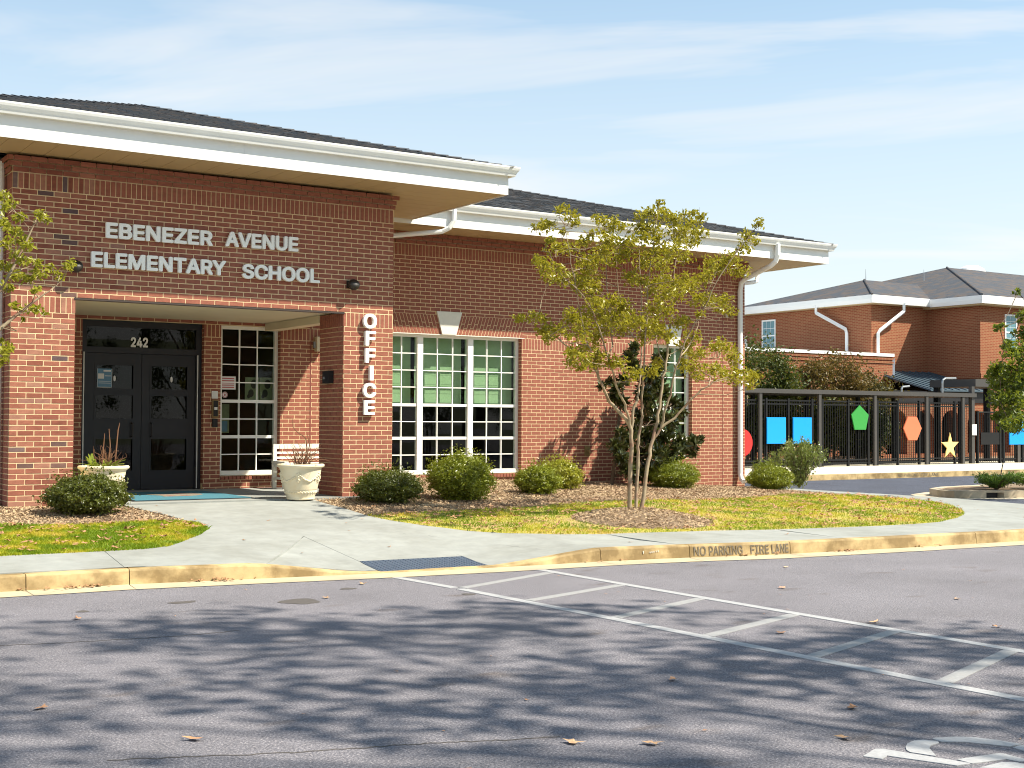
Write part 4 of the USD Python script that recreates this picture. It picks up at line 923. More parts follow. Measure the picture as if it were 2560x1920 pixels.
# stencils on kerb faces
def kerb_text(word, s0, s1, h, name, parent):
    gl = glyphs(word, h, .0015); bb = unary_union(gl).bounds
    for g in gl:
        m = extr(g, 'z', 0, .002).get(); V = []
        for x, y, z in m[0]:
            s = s0 + (x - bb[0]) / (bb[2] - bb[0]) * (s1 - s0); p, n = kpt(s), knrm(s); zz = (y - bb[1]) + .026
            V.append((*(p + n * (.018 * zz / .15 - .0015 - z)), zz))
        obj(name, (np.array(V), m[1]), M['stencil'], parent)
kt = thing('kerb_lettering', 'black stencilled words NO PARKING FIRE LANE on the front yellow kerb', 'painted lettering')
def s_x(x): return kerb_line.project(Point(x, float(np.interp(x, [p[0] for p in KERB[:13]], [p[1] for p in KERB[:13]]))))
for wd, a, b in (('NO', 9.89, 10.04), ('PARKING', 10.08, 10.50), ('FIRE', 10.60, 10.84), ('LANE', 10.88, 11.12)): kerb_text(wd, s_x(a), s_x(b), .100, 'letter', kt)
kt2 = thing('far_kerb_lettering', 'faint stencilled words NO PARKING FIRE LANE on the kerb below the fence', 'painted lettering')
for wd, a, b in (('NO', 29.0, 29.18), ('PARKING', 29.25, 29.85), ('FIRE', 29.95, 30.25), ('LANE', 30.33, 30.7)):
    t_ = meshkit.text_mesh(wd, .085, .003); v = np.array(t_.vertices); b0, b1 = v[:, 0].min(), v[:, 0].max()
    obj('word', (np.stack([a + (v[:, 0] - b0) / (b1 - b0) * (b - a), 24.928 - v[:, 2], v[:, 1] + .035], 1), np.array(t_.faces)), M['stencil'], kt2)
ck = thing('chalk_scribble', 'small white scribble on the yellow kerb left of the stencilled words', 'scribble')
for i, x in enumerate((9.31, 9.335, 9.36, 9.385, 9.415, 9.44)):
    s = s_x(x - (.06 if i == 0 else 0)); p, n = kpt(s), knrm(s); h0 = .075 + .003 * i
    obj('mark', MB().tube([(*(p + n * (.018 * h0 / .15 - .004)), h0), (*(p + n * (.018 * (h0 + .018) / .15 - .004)), h0 + (.03 if i == 0 else .015))], .0042, 5), M['letter'], ck)
for k, (x, y, a, b, rot) in enumerate(((4.63, 10.43, .16, .20, .3), (3.75, 10.9, .12, .07, .2), (6.1, 10.1, .06, .06, 0), (5.35, 11.0, .08, .05, 0), (2.9, 10.8, .05, .05, 0))):
    e = [(math.cos(q) * a * (1 + .2 * math.sin(3 * q + k)), math.sin(q) * b * (1 + .2 * math.cos(2 * q + k))) for q in np.linspace(0, 2 * np.pi, 22)[:-1]]
    obj('oil_stain', extr(affinity.translate(affinity.rotate(Polygon(e), rot * 57), x, y), 'z', .0004, .0026), M['oil'], kind='structure')

ck2 = [[(-2, 9.9), (1.0, 9.62), (2.0, 9.46), (2.5, 9.34), (3.2, 9.22), (3.6, 9.24)], [(1.75, 6.05), (2.2, 5.86), (2.55, 5.72), (2.9, 5.62), (3.15, 5.55), (3.45, 5.42), (3.75, 5.33)]]
for c in ck2:
    P = np.array(c); P = np.stack([np.interp(np.linspace(0, len(P) - 1, 60), np.arange(len(P)), P[:, i]) for i in range(2)], 1); P += rng.normal(0, .008, P.shape)
    obj('asphalt_crack', extr(LineString(P).buffer(.006, cap_style=2), 'z', .0004, .0022), M['oil'], kind='structure')
# ================================================================ plants
def leaves(C, n_, L, W, r, up_bias=.35, droop=0.0, fold=.25, dirs=None, nrm=None):
    """n leaves with centres C: folded diamonds of length L, width W"""
    n = len(C)
    d = r.normal(0, 1, (n, 3)) if dirs is None else dirs + r.normal(0, .45, (n, 3)); d[:, 2] -= droop; d /= np.linalg.norm(d, axis=1, keepdims=True)
    u = r.normal(0, 1, (n, 3)) if nrm is None else nrm + r.normal(0, .38, (n, 3))
    u[:, 2] += up_bias * 3; u -= d * (u * d).sum(1, keepdims=True); u /= np.maximum(np.linalg.norm(u, axis=1, keepdims=True), 1e-6)
    s = np.cross(d, u); Ls = L * r.uniform(.65, 1.3, (n, 1)); Ws = W * r.uniform(.7, 1.25, (n, 1))
    V = np.stack([C - d * Ls * .5, C + s * Ws * .5 + u * Ws * fold - d * Ls * .05, C + d * Ls * .5, C - s * Ws * .5 + u * Ws * fold - d * Ls * .05], 1).reshape(-1, 3)
    k = np.arange(n)[:, None] * 4
    return V, np.vstack([k + [0, 1, 2], k + [0, 2, 3]])
def cluster_leaves(cl, per, L, W, r, spread=.62, **kw):
    out = []
    for c in cl:
        k = max(6, int(per * (c[3] / .15) ** 1.6)); p = r.normal(0, 1, (k, 3)); p = p / np.linalg.norm(p, axis=1, keepdims=True) * (r.uniform(0, 1, (k, 1)) ** .6)
        out.append(np.array(c[:3]) + p * np.array([1, 1, .72]) * c[3] * spread * 1.55)
    return leaves(np.vstack(out), 0, L, W, r, **kw)
def twigs(mb, cl, nodes, r, rad=.006):
    """a bent twig from the nearest lower node to each cluster"""
    N = np.array(nodes)
    for c in cl:
        p = np.array(c[:3]); dd = np.linalg.norm(N - p, axis=1) + np.where(N[:, 2] > p[2] - .02, 1.2, 0); q = N[np.argmin(dd)]
        m = (p + q) / 2 + r.normal(0, .04, 3) + np.array([0, 0, -.03])
        mb.tube([q, m, p + (p - m) * .1], [rad, rad * .75, rad * .35], 5, cap=False)
        for k in range(3):
            e = p + r.normal(0, .55, 3) * c[3]; mb.tube([p * .6 + m * .4, e], [rad * .45, rad * .25], 4, cap=False)
        N = np.vstack([N, p, m])
def smooth_path(P, k=5):
    P = np.array(P, float); t = np.arange(len(P)); q = np.linspace(0, len(P) - 1, (len(P) - 1) * k + 1)
    from scipy.interpolate import PchipInterpolator
    return np.stack([PchipInterpolator(t, P[:, i])(q) for i in range(3)], 1)

CRAPE=[(9.50,13.51,4.21,0.10),(9.45,13.22,4.08,0.12),(9.92,13.81,4.12,0.08),(9.70,14.18,4.10,0.13),(9.82,14.57,4.13,0.08),(9.87,14.01,4.02,0.08),(9.42,13.65,4.04,0.09),(9.33,13.52,3.80,0.08),(10.01,14.36,3.87,0.16),(10.59,14.85,3.94,0.14),(9.54,14.10,3.63,0.10),(9.10,13.27,3.46,0.15),(9.39,13.42,3.44,0.10),(11.05,14.83,4.41,0.10),(10.59,14.06,4.21,0.13),(9.97,13.00,4.00,0.14),(10.53,13.90,4.03,0.13),(10.10,13.31,3.83,0.13),(10.03,13.60,3.97,0.09),(9.99,13.68,3.86,0.11),(10.21,13.56,3.74,0.15),(10.55,14.25,3.72,0.22),(10.18,13.92,3.56,0.18),(10.55,13.63,3.87,0.13),(11.07,14.18,3.87,0.16),(11.05,14.41,3.80,0.17),(10.27,13.05,3.81,0.10),(11.16,13.81,4.37,0.12),(10.72,13.41,4.21,0.13),(11.32,13.85,4.33,0.15),(10.87,13.24,4.39,0.06),(11.48,13.96,4.44,0.08),(11.08,13.93,4.15,0.14),(11.16,13.78,4.13,0.15),(10.69,13.37,3.93,0.13),(11.20,13.73,4.01,0.13),(11.10,13.35,4.27,0.11),(11.08,13.20,4.19,0.13),(11.85,14.07,4.23,0.16),(11.39,13.34,4.10,0.15),(12.59,14.59,4.45,0.13),(12.25,14.34,4.50,0.09),(11.11,12.85,4.22,0.08),(12.34,14.10,4.44,0.10),(11.64,13.34,4.06,0.13),(12.05,13.97,4.05,0.11),(11.83,13.97,4.04,0.17),(10.79,12.86,3.71,0.15),(11.39,13.82,3.86,0.16),(11.18,13.81,3.81,0.16),(11.60,14.48,3.78,0.17),(10.96,13.30,3.59,0.16),(12.26,14.36,3.88,0.13),(12.73,13.35,4.29,0.10),(12.91,13.77,4.18,0.14),(12.56,13.49,3.96,0.12),(13.97,14.75,4.31,0.09),(13.01,14.26,3.92,0.17),(13.31,15.05,3.94,0.17),(12.87,14.30,3.78,0.16),(13.31,14.41,3.79,0.18),(9.95,14.41,3.47,0.13),(9.58,13.62,3.35,0.14),(10.03,13.91,3.41,0.16),(10.83,14.69,3.53,0.17),(9.98,13.73,3.28,0.14),(10.43,14.05,3.33,0.12),(10.28,13.94,3.22,0.11),(9.37,14.29,2.90,0.09),(9.23,13.75,2.86,0.11),(9.47,13.87,2.86,0.09),(9.62,14.08,2.73,0.13),(9.73,14.01,2.73,0.15),(9.26,13.47,2.58,0.09),(10.14,14.44,2.79,0.10),(9.44,13.24,2.88,0.10),(9.51,13.29,2.79,0.12),(9.43,13.24,2.59,0.07),(10.56,14.48,2.98,0.16),(10.06,13.75,2.78,0.16),(9.75,13.42,2.64,0.13),(9.89,13.33,3.02,0.15),(10.68,14.18,3.09,0.16),(10.22,13.37,3.07,0.15),(10.28,13.25,3.02,0.15),(10.73,14.29,2.94,0.19),(10.20,13.29,2.86,0.18),(10.76,13.77,2.88,0.19),(10.80,13.95,2.79,0.16),(10.36,13.71,2.77,0.16),(10.34,13.92,2.66,0.16),(10.75,14.69,2.59,0.17),(9.85,13.67,2.43,0.14),(9.46,13.26,2.39,0.09),(9.43,12.94,2.29,0.14),(9.90,13.84,2.29,0.10),(10.18,13.76,2.29,0.13),(10.22,14.10,2.25,0.06),(10.21,13.69,2.41,0.11),(10.39,13.69,2.33,0.15),(10.46,13.55,2.30,0.13),(10.76,13.66,2.16,0.15),(11.01,14.04,3.49,0.15),(10.93,13.74,3.42,0.13),(11.44,14.01,3.45,0.15),(12.41,15.00,3.65,0.16),(11.92,14.21,3.48,0.16),(11.17,13.08,3.40,0.13),(12.86,14.90,3.56,0.15),(12.37,14.14,3.57,0.14),(11.88,13.43,3.54,0.11),(11.70,14.45,3.38,0.12),(11.46,13.96,3.20,0.12),(11.08,13.61,3.03,0.15),(11.27,13.60,3.04,0.15),(11.15,13.40,3.26,0.13),(11.77,13.98,3.29,0.12),(12.37,14.54,3.46,0.12),(11.97,13.77,3.24,0.15),(12.50,14.18,3.30,0.14),(13.34,14.98,3.34,0.13),(12.03,13.28,3.20,0.11),(12.86,14.09,3.15,0.13),(12.40,13.78,3.12,0.10),(11.66,13.37,2.98,0.08),(10.61,13.39,2.85,0.16),(11.25,13.94,2.82,0.16),(11.65,14.19,2.79,0.16),(11.34,13.66,2.69,0.12),(11.18,13.98,2.70,0.15),(11.70,14.35,2.93,0.16),(11.93,14.11,2.94,0.14),(12.32,14.43,2.99,0.09),(12.25,14.20,2.75,0.14),(12.14,14.22,2.62,0.14),(12.90,14.95,2.54,0.15),(12.16,14.29,2.37,0.14),(12.10,14.02,2.28,0.16),(12.46,14.34,2.19,0.10),(11.76,13.44,2.48,0.10),(11.15,13.76,2.22,0.13),(11.76,14.39,2.38,0.10),(12.84,14.30,2.68,0.14),(13.45,14.80,2.65,0.15),(12.78,13.96,2.46,0.14),(11.70,13.15,2.24,0.15),(13.56,15.02,2.28,0.17),(13.32,14.55,2.19,0.15),(12.36,13.37,2.22,0.16),(13.79,14.71,2.19,0.17),(13.23,13.97,2.21,0.10),(12.19,12.95,2.01,0.07),(12.23,13.72,2.58,0.08)]
CRAPE_LIMBS=[[(10.92,13.93,0.32),(10.94,13.93,0.98),(10.96,13.95,1.43),(10.78,14.00,1.70),(10.69,14.05,1.80),(10.62,14.10,1.98),(10.57,14.15,2.14),(10.49,14.20,2.31),(10.28,14.25,2.47),(10.00,14.25,2.62),(9.65,14.25,2.87)],[(10.96,13.95,1.43),(10.84,13.90,1.72),(10.71,13.85,1.87),(10.59,13.80,2.03),(10.50,13.75,2.17),(10.38,13.70,2.38),(10.28,13.65,2.53),(10.11,13.60,2.85),(9.88,13.55,3.15),(9.47,13.50,3.42),(9.28,13.45,3.65)],[(10.96,13.95,1.43),(11.02,13.95,1.77),(11.12,14.00,1.88),(11.18,14.05,2.08),(11.24,14.10,2.28),(11.30,14.15,2.57),(11.38,14.25,3.13),(11.35,14.25,3.56),(11.37,14.30,4.06)],[(11.05,13.95,0.31),(11.11,14.00,0.99),(11.12,14.00,1.27),(11.19,14.00,1.59),(11.18,14.00,1.69),(11.16,13.95,2.01),(11.14,13.90,2.29),(11.14,13.85,2.94),(11.13,13.80,3.48),(11.19,13.75,3.99),(11.28,13.75,4.43)],[(11.17,14.00,0.32),(11.34,14.05,1.00),(11.46,14.10,1.30),(11.56,14.10,1.65),(11.66,14.15,2.02),(11.77,14.20,2.35),(11.89,14.25,2.92),(11.93,14.25,3.27),(12.03,14.30,3.83),(12.30,14.35,4.37)],[(11.46,14.10,1.30),(11.56,14.05,1.46),(11.58,14.00,1.65),(11.64,13.95,1.92),(11.66,13.90,2.17),(11.73,13.85,2.44),(11.83,13.80,2.72),(11.98,13.65,3.10),(12.19,13.55,3.55),(12.46,13.45,3.94),(12.71,13.40,4.23)],[(11.56,14.05,1.46),(11.79,13.95,1.66),(11.97,13.85,1.89),(12.16,13.75,2.05),(12.28,13.70,2.13),(12.65,13.65,2.22)],[(12.16,13.75,2.05),(12.31,13.85,2.24),(12.46,13.85,2.53)],[(10.69,14.05,1.80),(10.36,13.85,2.09),(10.22,13.75,2.35),(10.02,13.65,2.54),(9.92,13.65,2.85),(9.79,13.60,3.25),(9.73,13.65,3.66),(9.64,13.65,4.06)],[(10.38,13.70,2.38),(10.64,13.95,2.74),(10.72,14.15,3.24),(10.76,14.25,3.68),(10.87,14.35,4.19)],[(11.30,14.15,2.57),(11.23,14.45,2.96),(11.20,14.55,3.41),(11.16,14.55,3.85)],[(11.77,14.20,2.35),(11.80,14.45,2.70),(11.95,14.55,3.22),(12.10,14.65,3.70),(12.33,14.65,4.18)],[(11.73,13.85,2.44),(12.27,14.15,2.81),(12.51,14.25,3.29),(12.74,14.25,3.70)]]
MAGNOLIA=[(14.27,19.00,2.19,0.05),(14.93,19.63,2.31,0.06),(14.52,18.91,2.16,0.08),(14.59,19.07,1.99,0.08),(14.79,19.07,2.31,0.08),(14.74,19.04,1.89,0.08),(14.80,18.88,2.75,0.08),(15.10,19.22,2.60,0.09),(15.72,19.47,2.41,0.13),(15.80,19.34,2.23,0.13),(15.15,18.87,2.06,0.13),(15.23,18.81,1.85,0.13),(15.82,19.19,2.07,0.11),(15.70,18.94,2.80,0.06),(15.58,18.96,2.69,0.10),(15.26,18.65,2.48,0.11),(16.49,19.65,1.89,0.11),(16.44,19.42,1.75,0.09),(15.77,18.86,1.58,0.11),(15.87,19.42,1.58,0.15),(15.56,19.55,1.64,0.11),(14.37,18.55,1.32,0.08),(14.57,18.99,1.11,0.10),(14.88,19.03,1.15,0.13),(15.53,19.34,1.27,0.15),(15.76,19.11,1.21,0.15),(16.15,19.08,1.14,0.13),(16.51,19.13,1.14,0.10),(17.14,19.65,1.19,0.05),(16.93,19.65,0.95,0.09),(15.94,18.99,0.93,0.13),(15.42,18.87,0.94,0.15),(15.64,19.65,0.92,0.13),(14.61,18.86,0.90,0.09),(14.84,18.98,0.69,0.11),(15.19,19.16,0.57,0.11),(15.52,19.29,0.62,0.13),(16.05,19.46,0.70,0.13),(15.20,19.27,1.42,0.11),(14.92,18.89,2.90,0.06),(15.36,19.30,2.46,0.09),(15.99,19.22,1.36,0.09)]
LEFTTREE=[(3.09,14.96,3.97,0.08),(3.04,14.29,3.80,0.06),(2.90,13.83,3.67,0.06),(3.26,13.93,3.63,0.07),(3.52,14.81,3.73,0.05),(3.10,14.11,3.62,0.07),(2.83,13.60,3.47,0.08),(3.04,14.10,3.47,0.08),(3.18,14.30,3.42,0.08),(3.11,14.72,3.42,0.09),(3.14,13.94,3.31,0.06),(3.16,14.53,3.27,0.08),(3.04,14.58,3.16,0.08),(3.13,14.06,3.18,0.07),(3.31,14.23,3.17,0.07),(3.58,14.92,3.21,0.06),(3.70,14.90,3.13,0.07),(3.75,14.60,3.24,0.06),(3.67,14.42,3.18,0.05),(3.19,14.70,3.08,0.09),(3.22,14.25,3.00,0.08),(3.34,14.27,3.07,0.08),(3.24,14.00,2.87,0.05),(3.03,14.30,2.91,0.06),(3.09,14.27,2.72,0.06),(3.37,15.00,2.76,0.07),(3.30,14.23,2.69,0.06),(3.50,14.74,2.69,0.04),(3.28,14.76,2.63,0.03),(2.99,14.23,2.28,0.07),(3.07,14.71,2.17,0.06),(2.88,13.60,2.21,0.06),(2.99,14.33,2.36,0.04),(2.88,14.60,3.68,0.13),(2.65,13.60,3.22,0.12),(2.75,13.89,2.94,0.12),(2.83,14.67,2.67,0.12),(2.78,14.21,2.31,0.11),(2.56,13.92,3.33,0.12),(2.58,14.17,2.95,0.12),(2.59,14.11,3.76,0.12),(2.52,14.55,3.56,0.12),(2.47,14.46,3.17,0.12),(2.43,14.20,2.70,0.12),(2.73,14.07,3.93,0.10),(2.58,14.28,4.07,0.10),(2.37,14.76,3.32,0.13),(2.28,14.42,2.87,0.11),(2.57,14.52,2.40,0.11)]
RIGHTTREE=[(22.20,16.11,4.10,0.08),(20.87,15.54,3.33,0.09),(21.92,15.83,3.61,0.14),(22.89,16.51,3.35,0.16),(22.01,16.23,3.07,0.12),(21.75,15.73,2.93,0.23),(20.97,15.37,2.85,0.15),(21.97,16.24,2.63,0.19),(21.36,16.01,2.63,0.11),(22.13,16.01,2.66,0.23),(21.43,16.02,2.49,0.19),(22.20,16.33,2.47,0.24),(21.92,16.33,2.29,0.19),(23.03,16.66,2.43,0.24),(22.20,16.65,2.50,0.16),(22.62,16.85,2.25,0.20),(22.81,16.59,2.25,0.28),(21.43,16.02,2.06,0.17),(22.03,16.16,2.00,0.23),(22.05,16.43,1.92,0.20),(22.03,16.03,1.78,0.27),(22.01,16.46,1.65,0.11),(22.71,16.76,1.70,0.20),(21.45,15.78,1.51,0.17),(21.10,15.30,1.56,0.22),(22.99,16.78,1.42,0.12),(23.01,16.19,3.76,0.28),(23.37,16.54,3.23,0.32),(22.04,15.52,2.60,0.30),(24.08,17.05,2.12,0.33),(23.50,16.55,1.53,0.28),(23.56,16.12,4.10,0.28),(23.39,16.01,3.37,0.32),(23.85,16.24,2.67,0.32),(23.51,16.10,2.01,0.32),(23.55,16.04,1.46,0.24),(23.47,15.62,3.59,0.32),(25.39,16.81,2.98,0.34),(24.40,16.16,2.19,0.33),(24.91,16.22,3.27,0.29),(24.92,16.23,2.53,0.29)]

r = np.random.default_rng(7)
cm = thing('crape_tree', 'small multi-stemmed tree with thin yellow green leaves on a mulch mound', 'tree', loc=(11.05, 13.95, .28))
tr = MB(); nodes = []
RR = [(.040, .010), (.024, .007), (.026, .007), (.030, .007), (.036, .008), (.024, .006), (.024, .006), (.012, .005), (.014, .005), (.014, .005), (.014, .005), (.013, .005), (.013, .005)]
for l, (a, b) in zip(CRAPE_LIMBS, RR):
    P = smooth_path(l, 4)
    if l[0][2] < .5: P[0][2] = float(gz(P[0][0], P[0][1])) - .03
    P[1:-1] += r.normal(0, .006, (len(P) - 2, 3)); tr.tube(P, np.linspace(a * .78, b * .7, len(P)), 8); nodes += [tuple(p) for p in P[len(P) // 4:]]
obj('trunk', tr, M['bark'], cm, smooth=True)
tw = MB(); twigs(tw, CRAPE, nodes, r, .006); obj('twigs', tw, M['bark'], cm, kind='stuff')
obj('crown', cluster_leaves(CRAPE, 105, .068, .034, r, spread=.76, up_bias=.3), M['crape_leaf'], cm)

r = np.random.default_rng(8)
mg = thing('magnolia', 'dark glossy broadleaf tree against the wall behind the small multi-stemmed tree', 'tree', loc=(14.6, 19.15, .40))
tr = MB(); P = smooth_path([(14.62, 19.2, .35), (14.72, 19.2, .9), (14.78, 19.2, 1.5), (14.85, 19.15, 2.1), (14.9, 19.2, 2.7)], 3); tr.tube(P, np.linspace(.04, .012, len(P)), 8); obj('trunk', tr, M['dark_bark'], mg)
tw = MB(); twigs(tw, MAGNOLIA, [tuple(p) for p in P], r, .011); obj('branches', tw, M['dark_bark'], mg)
out = []; dr = []
for c in MAGNOLIA:
    for k in range(int(150 * (c[3] / .12) ** 1.6) + 30):
        q = r.normal(0, 1, 3); q /= np.linalg.norm(q); out.append(np.array(c[:3]) + q * c[3] * 1.15 * r.uniform(.1, 1.45) * np.array([1.05, 1.05, 1])); dr.append(q + [0, 0, .25])
obj('crown', leaves(np.array(out), 0, .15, .062, r, up_bias=.4, dirs=np.array(dr), fold=.12), M['magnolia_leaf'], mg)

r = np.random.default_rng(9)
lt = thing('crape_tree', 'leafy yellow green branches at the left edge, in front of the left pier', 'tree', loc=(2.3, 14.3, .25))
tr = MB(); lim = [[(2.3, 14.3, .15), (2.28, 14.3, 1.0), (2.2, 14.3, 1.8), (2.3, 14.25, 2.6), (2.5, 14.2, 3.4)], [(2.28, 14.3, 1.0), (2.45, 14.3, 1.7), (2.75, 14.25, 2.5), (3.1, 14.2, 3.2), (3.3, 14.2, 3.7)], [(2.2, 14.3, 1.8), (2.0, 14.4, 2.6), (1.9, 14.4, 3.5)], [(2.45, 14.3, 1.7), (2.8, 14.3, 2.3), (3.2, 14.3, 2.7), (3.45, 14.3, 2.9)]]
nodes = []
for l in lim: P = smooth_path(l, 4); tr.tube(P, np.linspace(.03, .007, len(P)), 8); nodes += [tuple(p) for p in P[3:]]
obj('trunk', tr, M['bark'], lt, smooth=True)
tw = MB(); twigs(tw, LEFTTREE, nodes, r, .006); obj('twigs', tw, M['bark'], lt, kind='stuff')
obj('crown', cluster_leaves(LEFTTREE, 130, .066, .036, r, spread=.85, up_bias=.3), M['green_leaf'], lt)

r = np.random.default_rng(10)
rt = thing('street_tree', 'green leafy tree at the right edge above the low juniper bed', 'tree', loc=(24.3, 17.2, .15))
tr = MB(); P = smooth_path([(24.35, 16.7, .1), (24.36, 16.7, 1.0), (24.4, 16.7, 1.8), (24.4, 16.7, 2.6), (24.3, 16.7, 3.4)], 3); tr.tube(P, np.linspace(.06, .02, len(P)), 8); obj('trunk', tr, M['dark_bark'], rt)
tw = MB(); twigs(tw, RIGHTTREE, [tuple(p) for p in P[2:]], r, .01); obj('branches', tw, M['dark_bark'], rt)
obj('crown', cluster_leaves(RIGHTTREE, 80, .105, .06, r, spread=.85, up_bias=.3), M['green_leaf'], rt)

def bush(name, x, y, w, h, n, m, label, seed, L=.040, W=.022, group=None, spiky=.0, squash=1.0, low=.0):
    r = np.random.default_rng(seed); z = float(gz(x, y)) if x < 19 else .17
    t = thing(name, label, 'bush', loc=(x, y, z), group=group)
    d = r.normal(0, 1, (n, 3)); d /= np.linalg.norm(d, axis=1, keepdims=True)
    ns = meshkit.fbm(d * 3.4 + seed * 3.1, 3, seed); bump_ = .62 + .76 * ns
    rad = (r.uniform(0, 1, (n, 1)) ** .22) * bump_[:, None]
    P = d * rad; P[:, 0] *= w / 2; P[:, 1] *= w / 2 * squash; P[:, 2] *= h * .54
    P[:, 2] = np.where(P[:, 2] < 0, P[:, 2] * .85, P[:, 2]) + h * .46; k = P[:, 2] > low * h - .0; P = P[k]; d = d[k]
    sp = r.uniform(0, 1, len(P)) < spiky; P[sp] += d[sp] * np.array([.6, .6, 1.3]) * r.uniform(.0, .14, (sp.sum(), 1))
    P[:, 2] = np.maximum(P[:, 2], .015)
    dirs = d * .7 + np.array([0, 0, .55])
    obj('foliage', leaves(P + [x, y, z], 0, L, W, r, up_bias=.08, nrm=d), m, t)
    mb = MB()
    for k in range(22):
        a = r.uniform(0, 2 * np.pi); e = np.array([math.cos(a) * w * .36 * r.uniform(.3, 1), math.sin(a) * w * .36 * r.uniform(.3, 1), h * r.uniform(.35, .8)]); mb.tube([(x + r.normal(0, .03), y + r.normal(0, .03), z - .02), np.array([x, y, z]) + e * [.5, .5, .45], np.array([x, y, z]) + e], [.010, .007, .004], 5)
    for k in range(34):
        a = r.uniform(0, 2 * np.pi); q = r.uniform(.75, 1.06); b = np.array([x + math.cos(a) * w * .5 * q * .9, y + math.sin(a) * w * .5 * q * squash * .9, z + h * r.uniform(.45, .9)]); mb.tube([b, b + np.array([math.cos(a) * .03, math.sin(a) * .03, .07]) * r.uniform(.5, 1.3)], [.002, .001], 3)
    obj('stems', mb, M['dark_bark'], t)
    return t
bush('round_bush', 4.42, 16.33, .98, .47, 13000, M['holly_dark'], 'round dark green bush in front of the left pier and planter', 21, spiky=.12)
bush('round_bush', 8.60, 16.42, .94, .45, 12000, M['holly_dark'], 'low dark bush at the foot of the pier with the OFFICE letters', 22, spiky=.12)
bush('round_bush', 9.86, 16.55, .94, .64, 15000, M['holly_leaf'], 'tall bright green bush under the middle of the wide window', 23, spiky=.2)
bush('round_bush', 11.72, 17.30, .70, .42, 9000, M['holly_leaf'], 'bright round bush right of the wide window, front one of a pair', 24, spiky=.14)
bush('round_bush', 12.80, 18.25, .78, .46, 9500, M['holly_leaf'], 'darker round bush right of the wide window, rear one of a pair', 25, spiky=.14)
bush('round_bush', 15.80, 18.85, .96, .47, 11000, M['holly_leaf'], 'round bush at the wall right of the thin tree trunks', 26, spiky=.14)
bush('round_bush', 18.35, 18.95, .88, .44, 9500, M['holly_leaf'], 'round bush at the foot of the right downspout', 27, spiky=.12)
bush('round_bush', 19.6, 20.3, .70, .55, 7000, M['holly_leaf'], 'bush half hidden behind the one at the right downspout', 28, spiky=.14)
# loose upright shrub
r = np.random.default_rng(31); zb = .20; lx, ly = 19.75, 19.55
ls = thing('loose_shrub', 'loose upright shrub with glossy leaves in front of the blue squares', 'shrub', loc=(lx, ly, zb))
mb = MB(); C = []; D = []
for k in range(46):
    a = r.uniform(0, 2 * np.pi); ee = r.uniform(.15, 1.0); hh = r.uniform(.75, 1.08) * (1.0 - .35 * ee ** 2); e = np.array([math.cos(a) * ee * .66, math.sin(a) * ee * .55, hh])
    P = smooth_path([(0, 0, 0), e * [.35, .35, .45], e * [.75, .75, .8], e], 3) + [lx, ly, zb]; mb.tube(P, np.linspace(.010, .003, len(P)), 5)
    for p in P[1:]:
        for q in range(11): C.append(p + r.normal(0, .045, 3)); D.append(e / np.linalg.norm(e) + r.normal(0, .6, 3))
obj('stems', mb, M['dark_bark'], ls); obj('foliage', leaves(np.array(C), 0, .055, .026, r, up_bias=.3, dirs=np.array(D)), M['shrub_leaf'], ls)

# grass blades
import shapely
def inside(poly, n, r):
    x0, y0, x1, y1 = poly.bounds; x0 = max(x0, 1.8); P = np.stack([r.uniform(x0, x1, n), r.uniform(y0, y1, n)], 1); return P[shapely.contains_xy(poly, P[:, 0], P[:, 1])]
def blades(poly, n, r, hmin=.018, hmax=.045):
    P = inside(poly, n, r); n = len(P)
    patch = meshkit.fbm(np.column_stack([P * 1.3, np.zeros(n)]), 4, 5); keep = r.uniform(0, 1, n) < np.clip(1.6 * (patch - .18) + .25, .25, 1); P = P[keep]; n = len(P)
    h = r.uniform(hmin, hmax, n) * (.6 + .7 * meshkit.fbm(np.column_stack([P * 2.5, np.zeros(n)]), 3, 9)); a = r.uniform(0, 2 * np.pi, n); lean = r.normal(0, .45, (n, 2)) * h[:, None]
    z = gz(P[:, 0], P[:, 1]) - .006; w = r.uniform(.003, .006, n)
    s = np.stack([np.cos(a), np.sin(a)], 1) * w[:, None]
    V = np.stack([np.column_stack([P - s, z]), np.column_stack([P + s, z]), np.column_stack([P + lean * .4 + s * .6, z + h * .6]), np.column_stack([P + lean, z + h])], 1).reshape(-1, 3); k = np.arange(n)[:, None] * 4
    return V, np.vstack([k + [0, 1, 2], k + [0, 2, 3]])
obj('lawn_grass', blades(lawn2.buffer(.02), 110000, np.random.default_rng(41)), M['grass'], kind='stuff', label='short yellow green grass on the lawn around the small tree', cat='grass')
obj('lawn_grass', blades(lawn1.buffer(.02), 110000, np.random.default_rng(42)), M['grass'], kind='stuff', label='short green grass on the patch left of the walk', cat='grass')
# mulch chips
def chips(poly, n, r, L=.045):
    P = inside(poly, n, r); n = len(P); z = gz(P[:, 0], P[:, 1]) + r.uniform(-.012, .012, n); a = r.uniform(0, 2 * np.pi, n); tilt = r.normal(0, .35, n); l = L * r.uniform(.4, 1.4, n); w = l * r.uniform(.12, .35, n)
    d = np.stack([np.cos(a) * np.cos(tilt), np.sin(a) * np.cos(tilt), np.sin(tilt)], 1) * l[:, None] * .5; s = np.stack([-np.sin(a), np.cos(a), r.normal(0, .4, n)], 1) * w[:, None] * .5; c = np.column_stack([P, z])
    t = np.array([0, 0, .006]); V = np.stack([c - d - s, c + d - s, c + d + s + t, c - d + s + t], 1).reshape(-1, 3); k = np.arange(n)[:, None] * 4
    return V, np.vstack([k + [0, 1, 2], k + [0, 2, 3]])
vis_beds = beds.difference(unary_union([lawn1, lawn2])).intersection(sbox(2, 12, 20.5, 20))
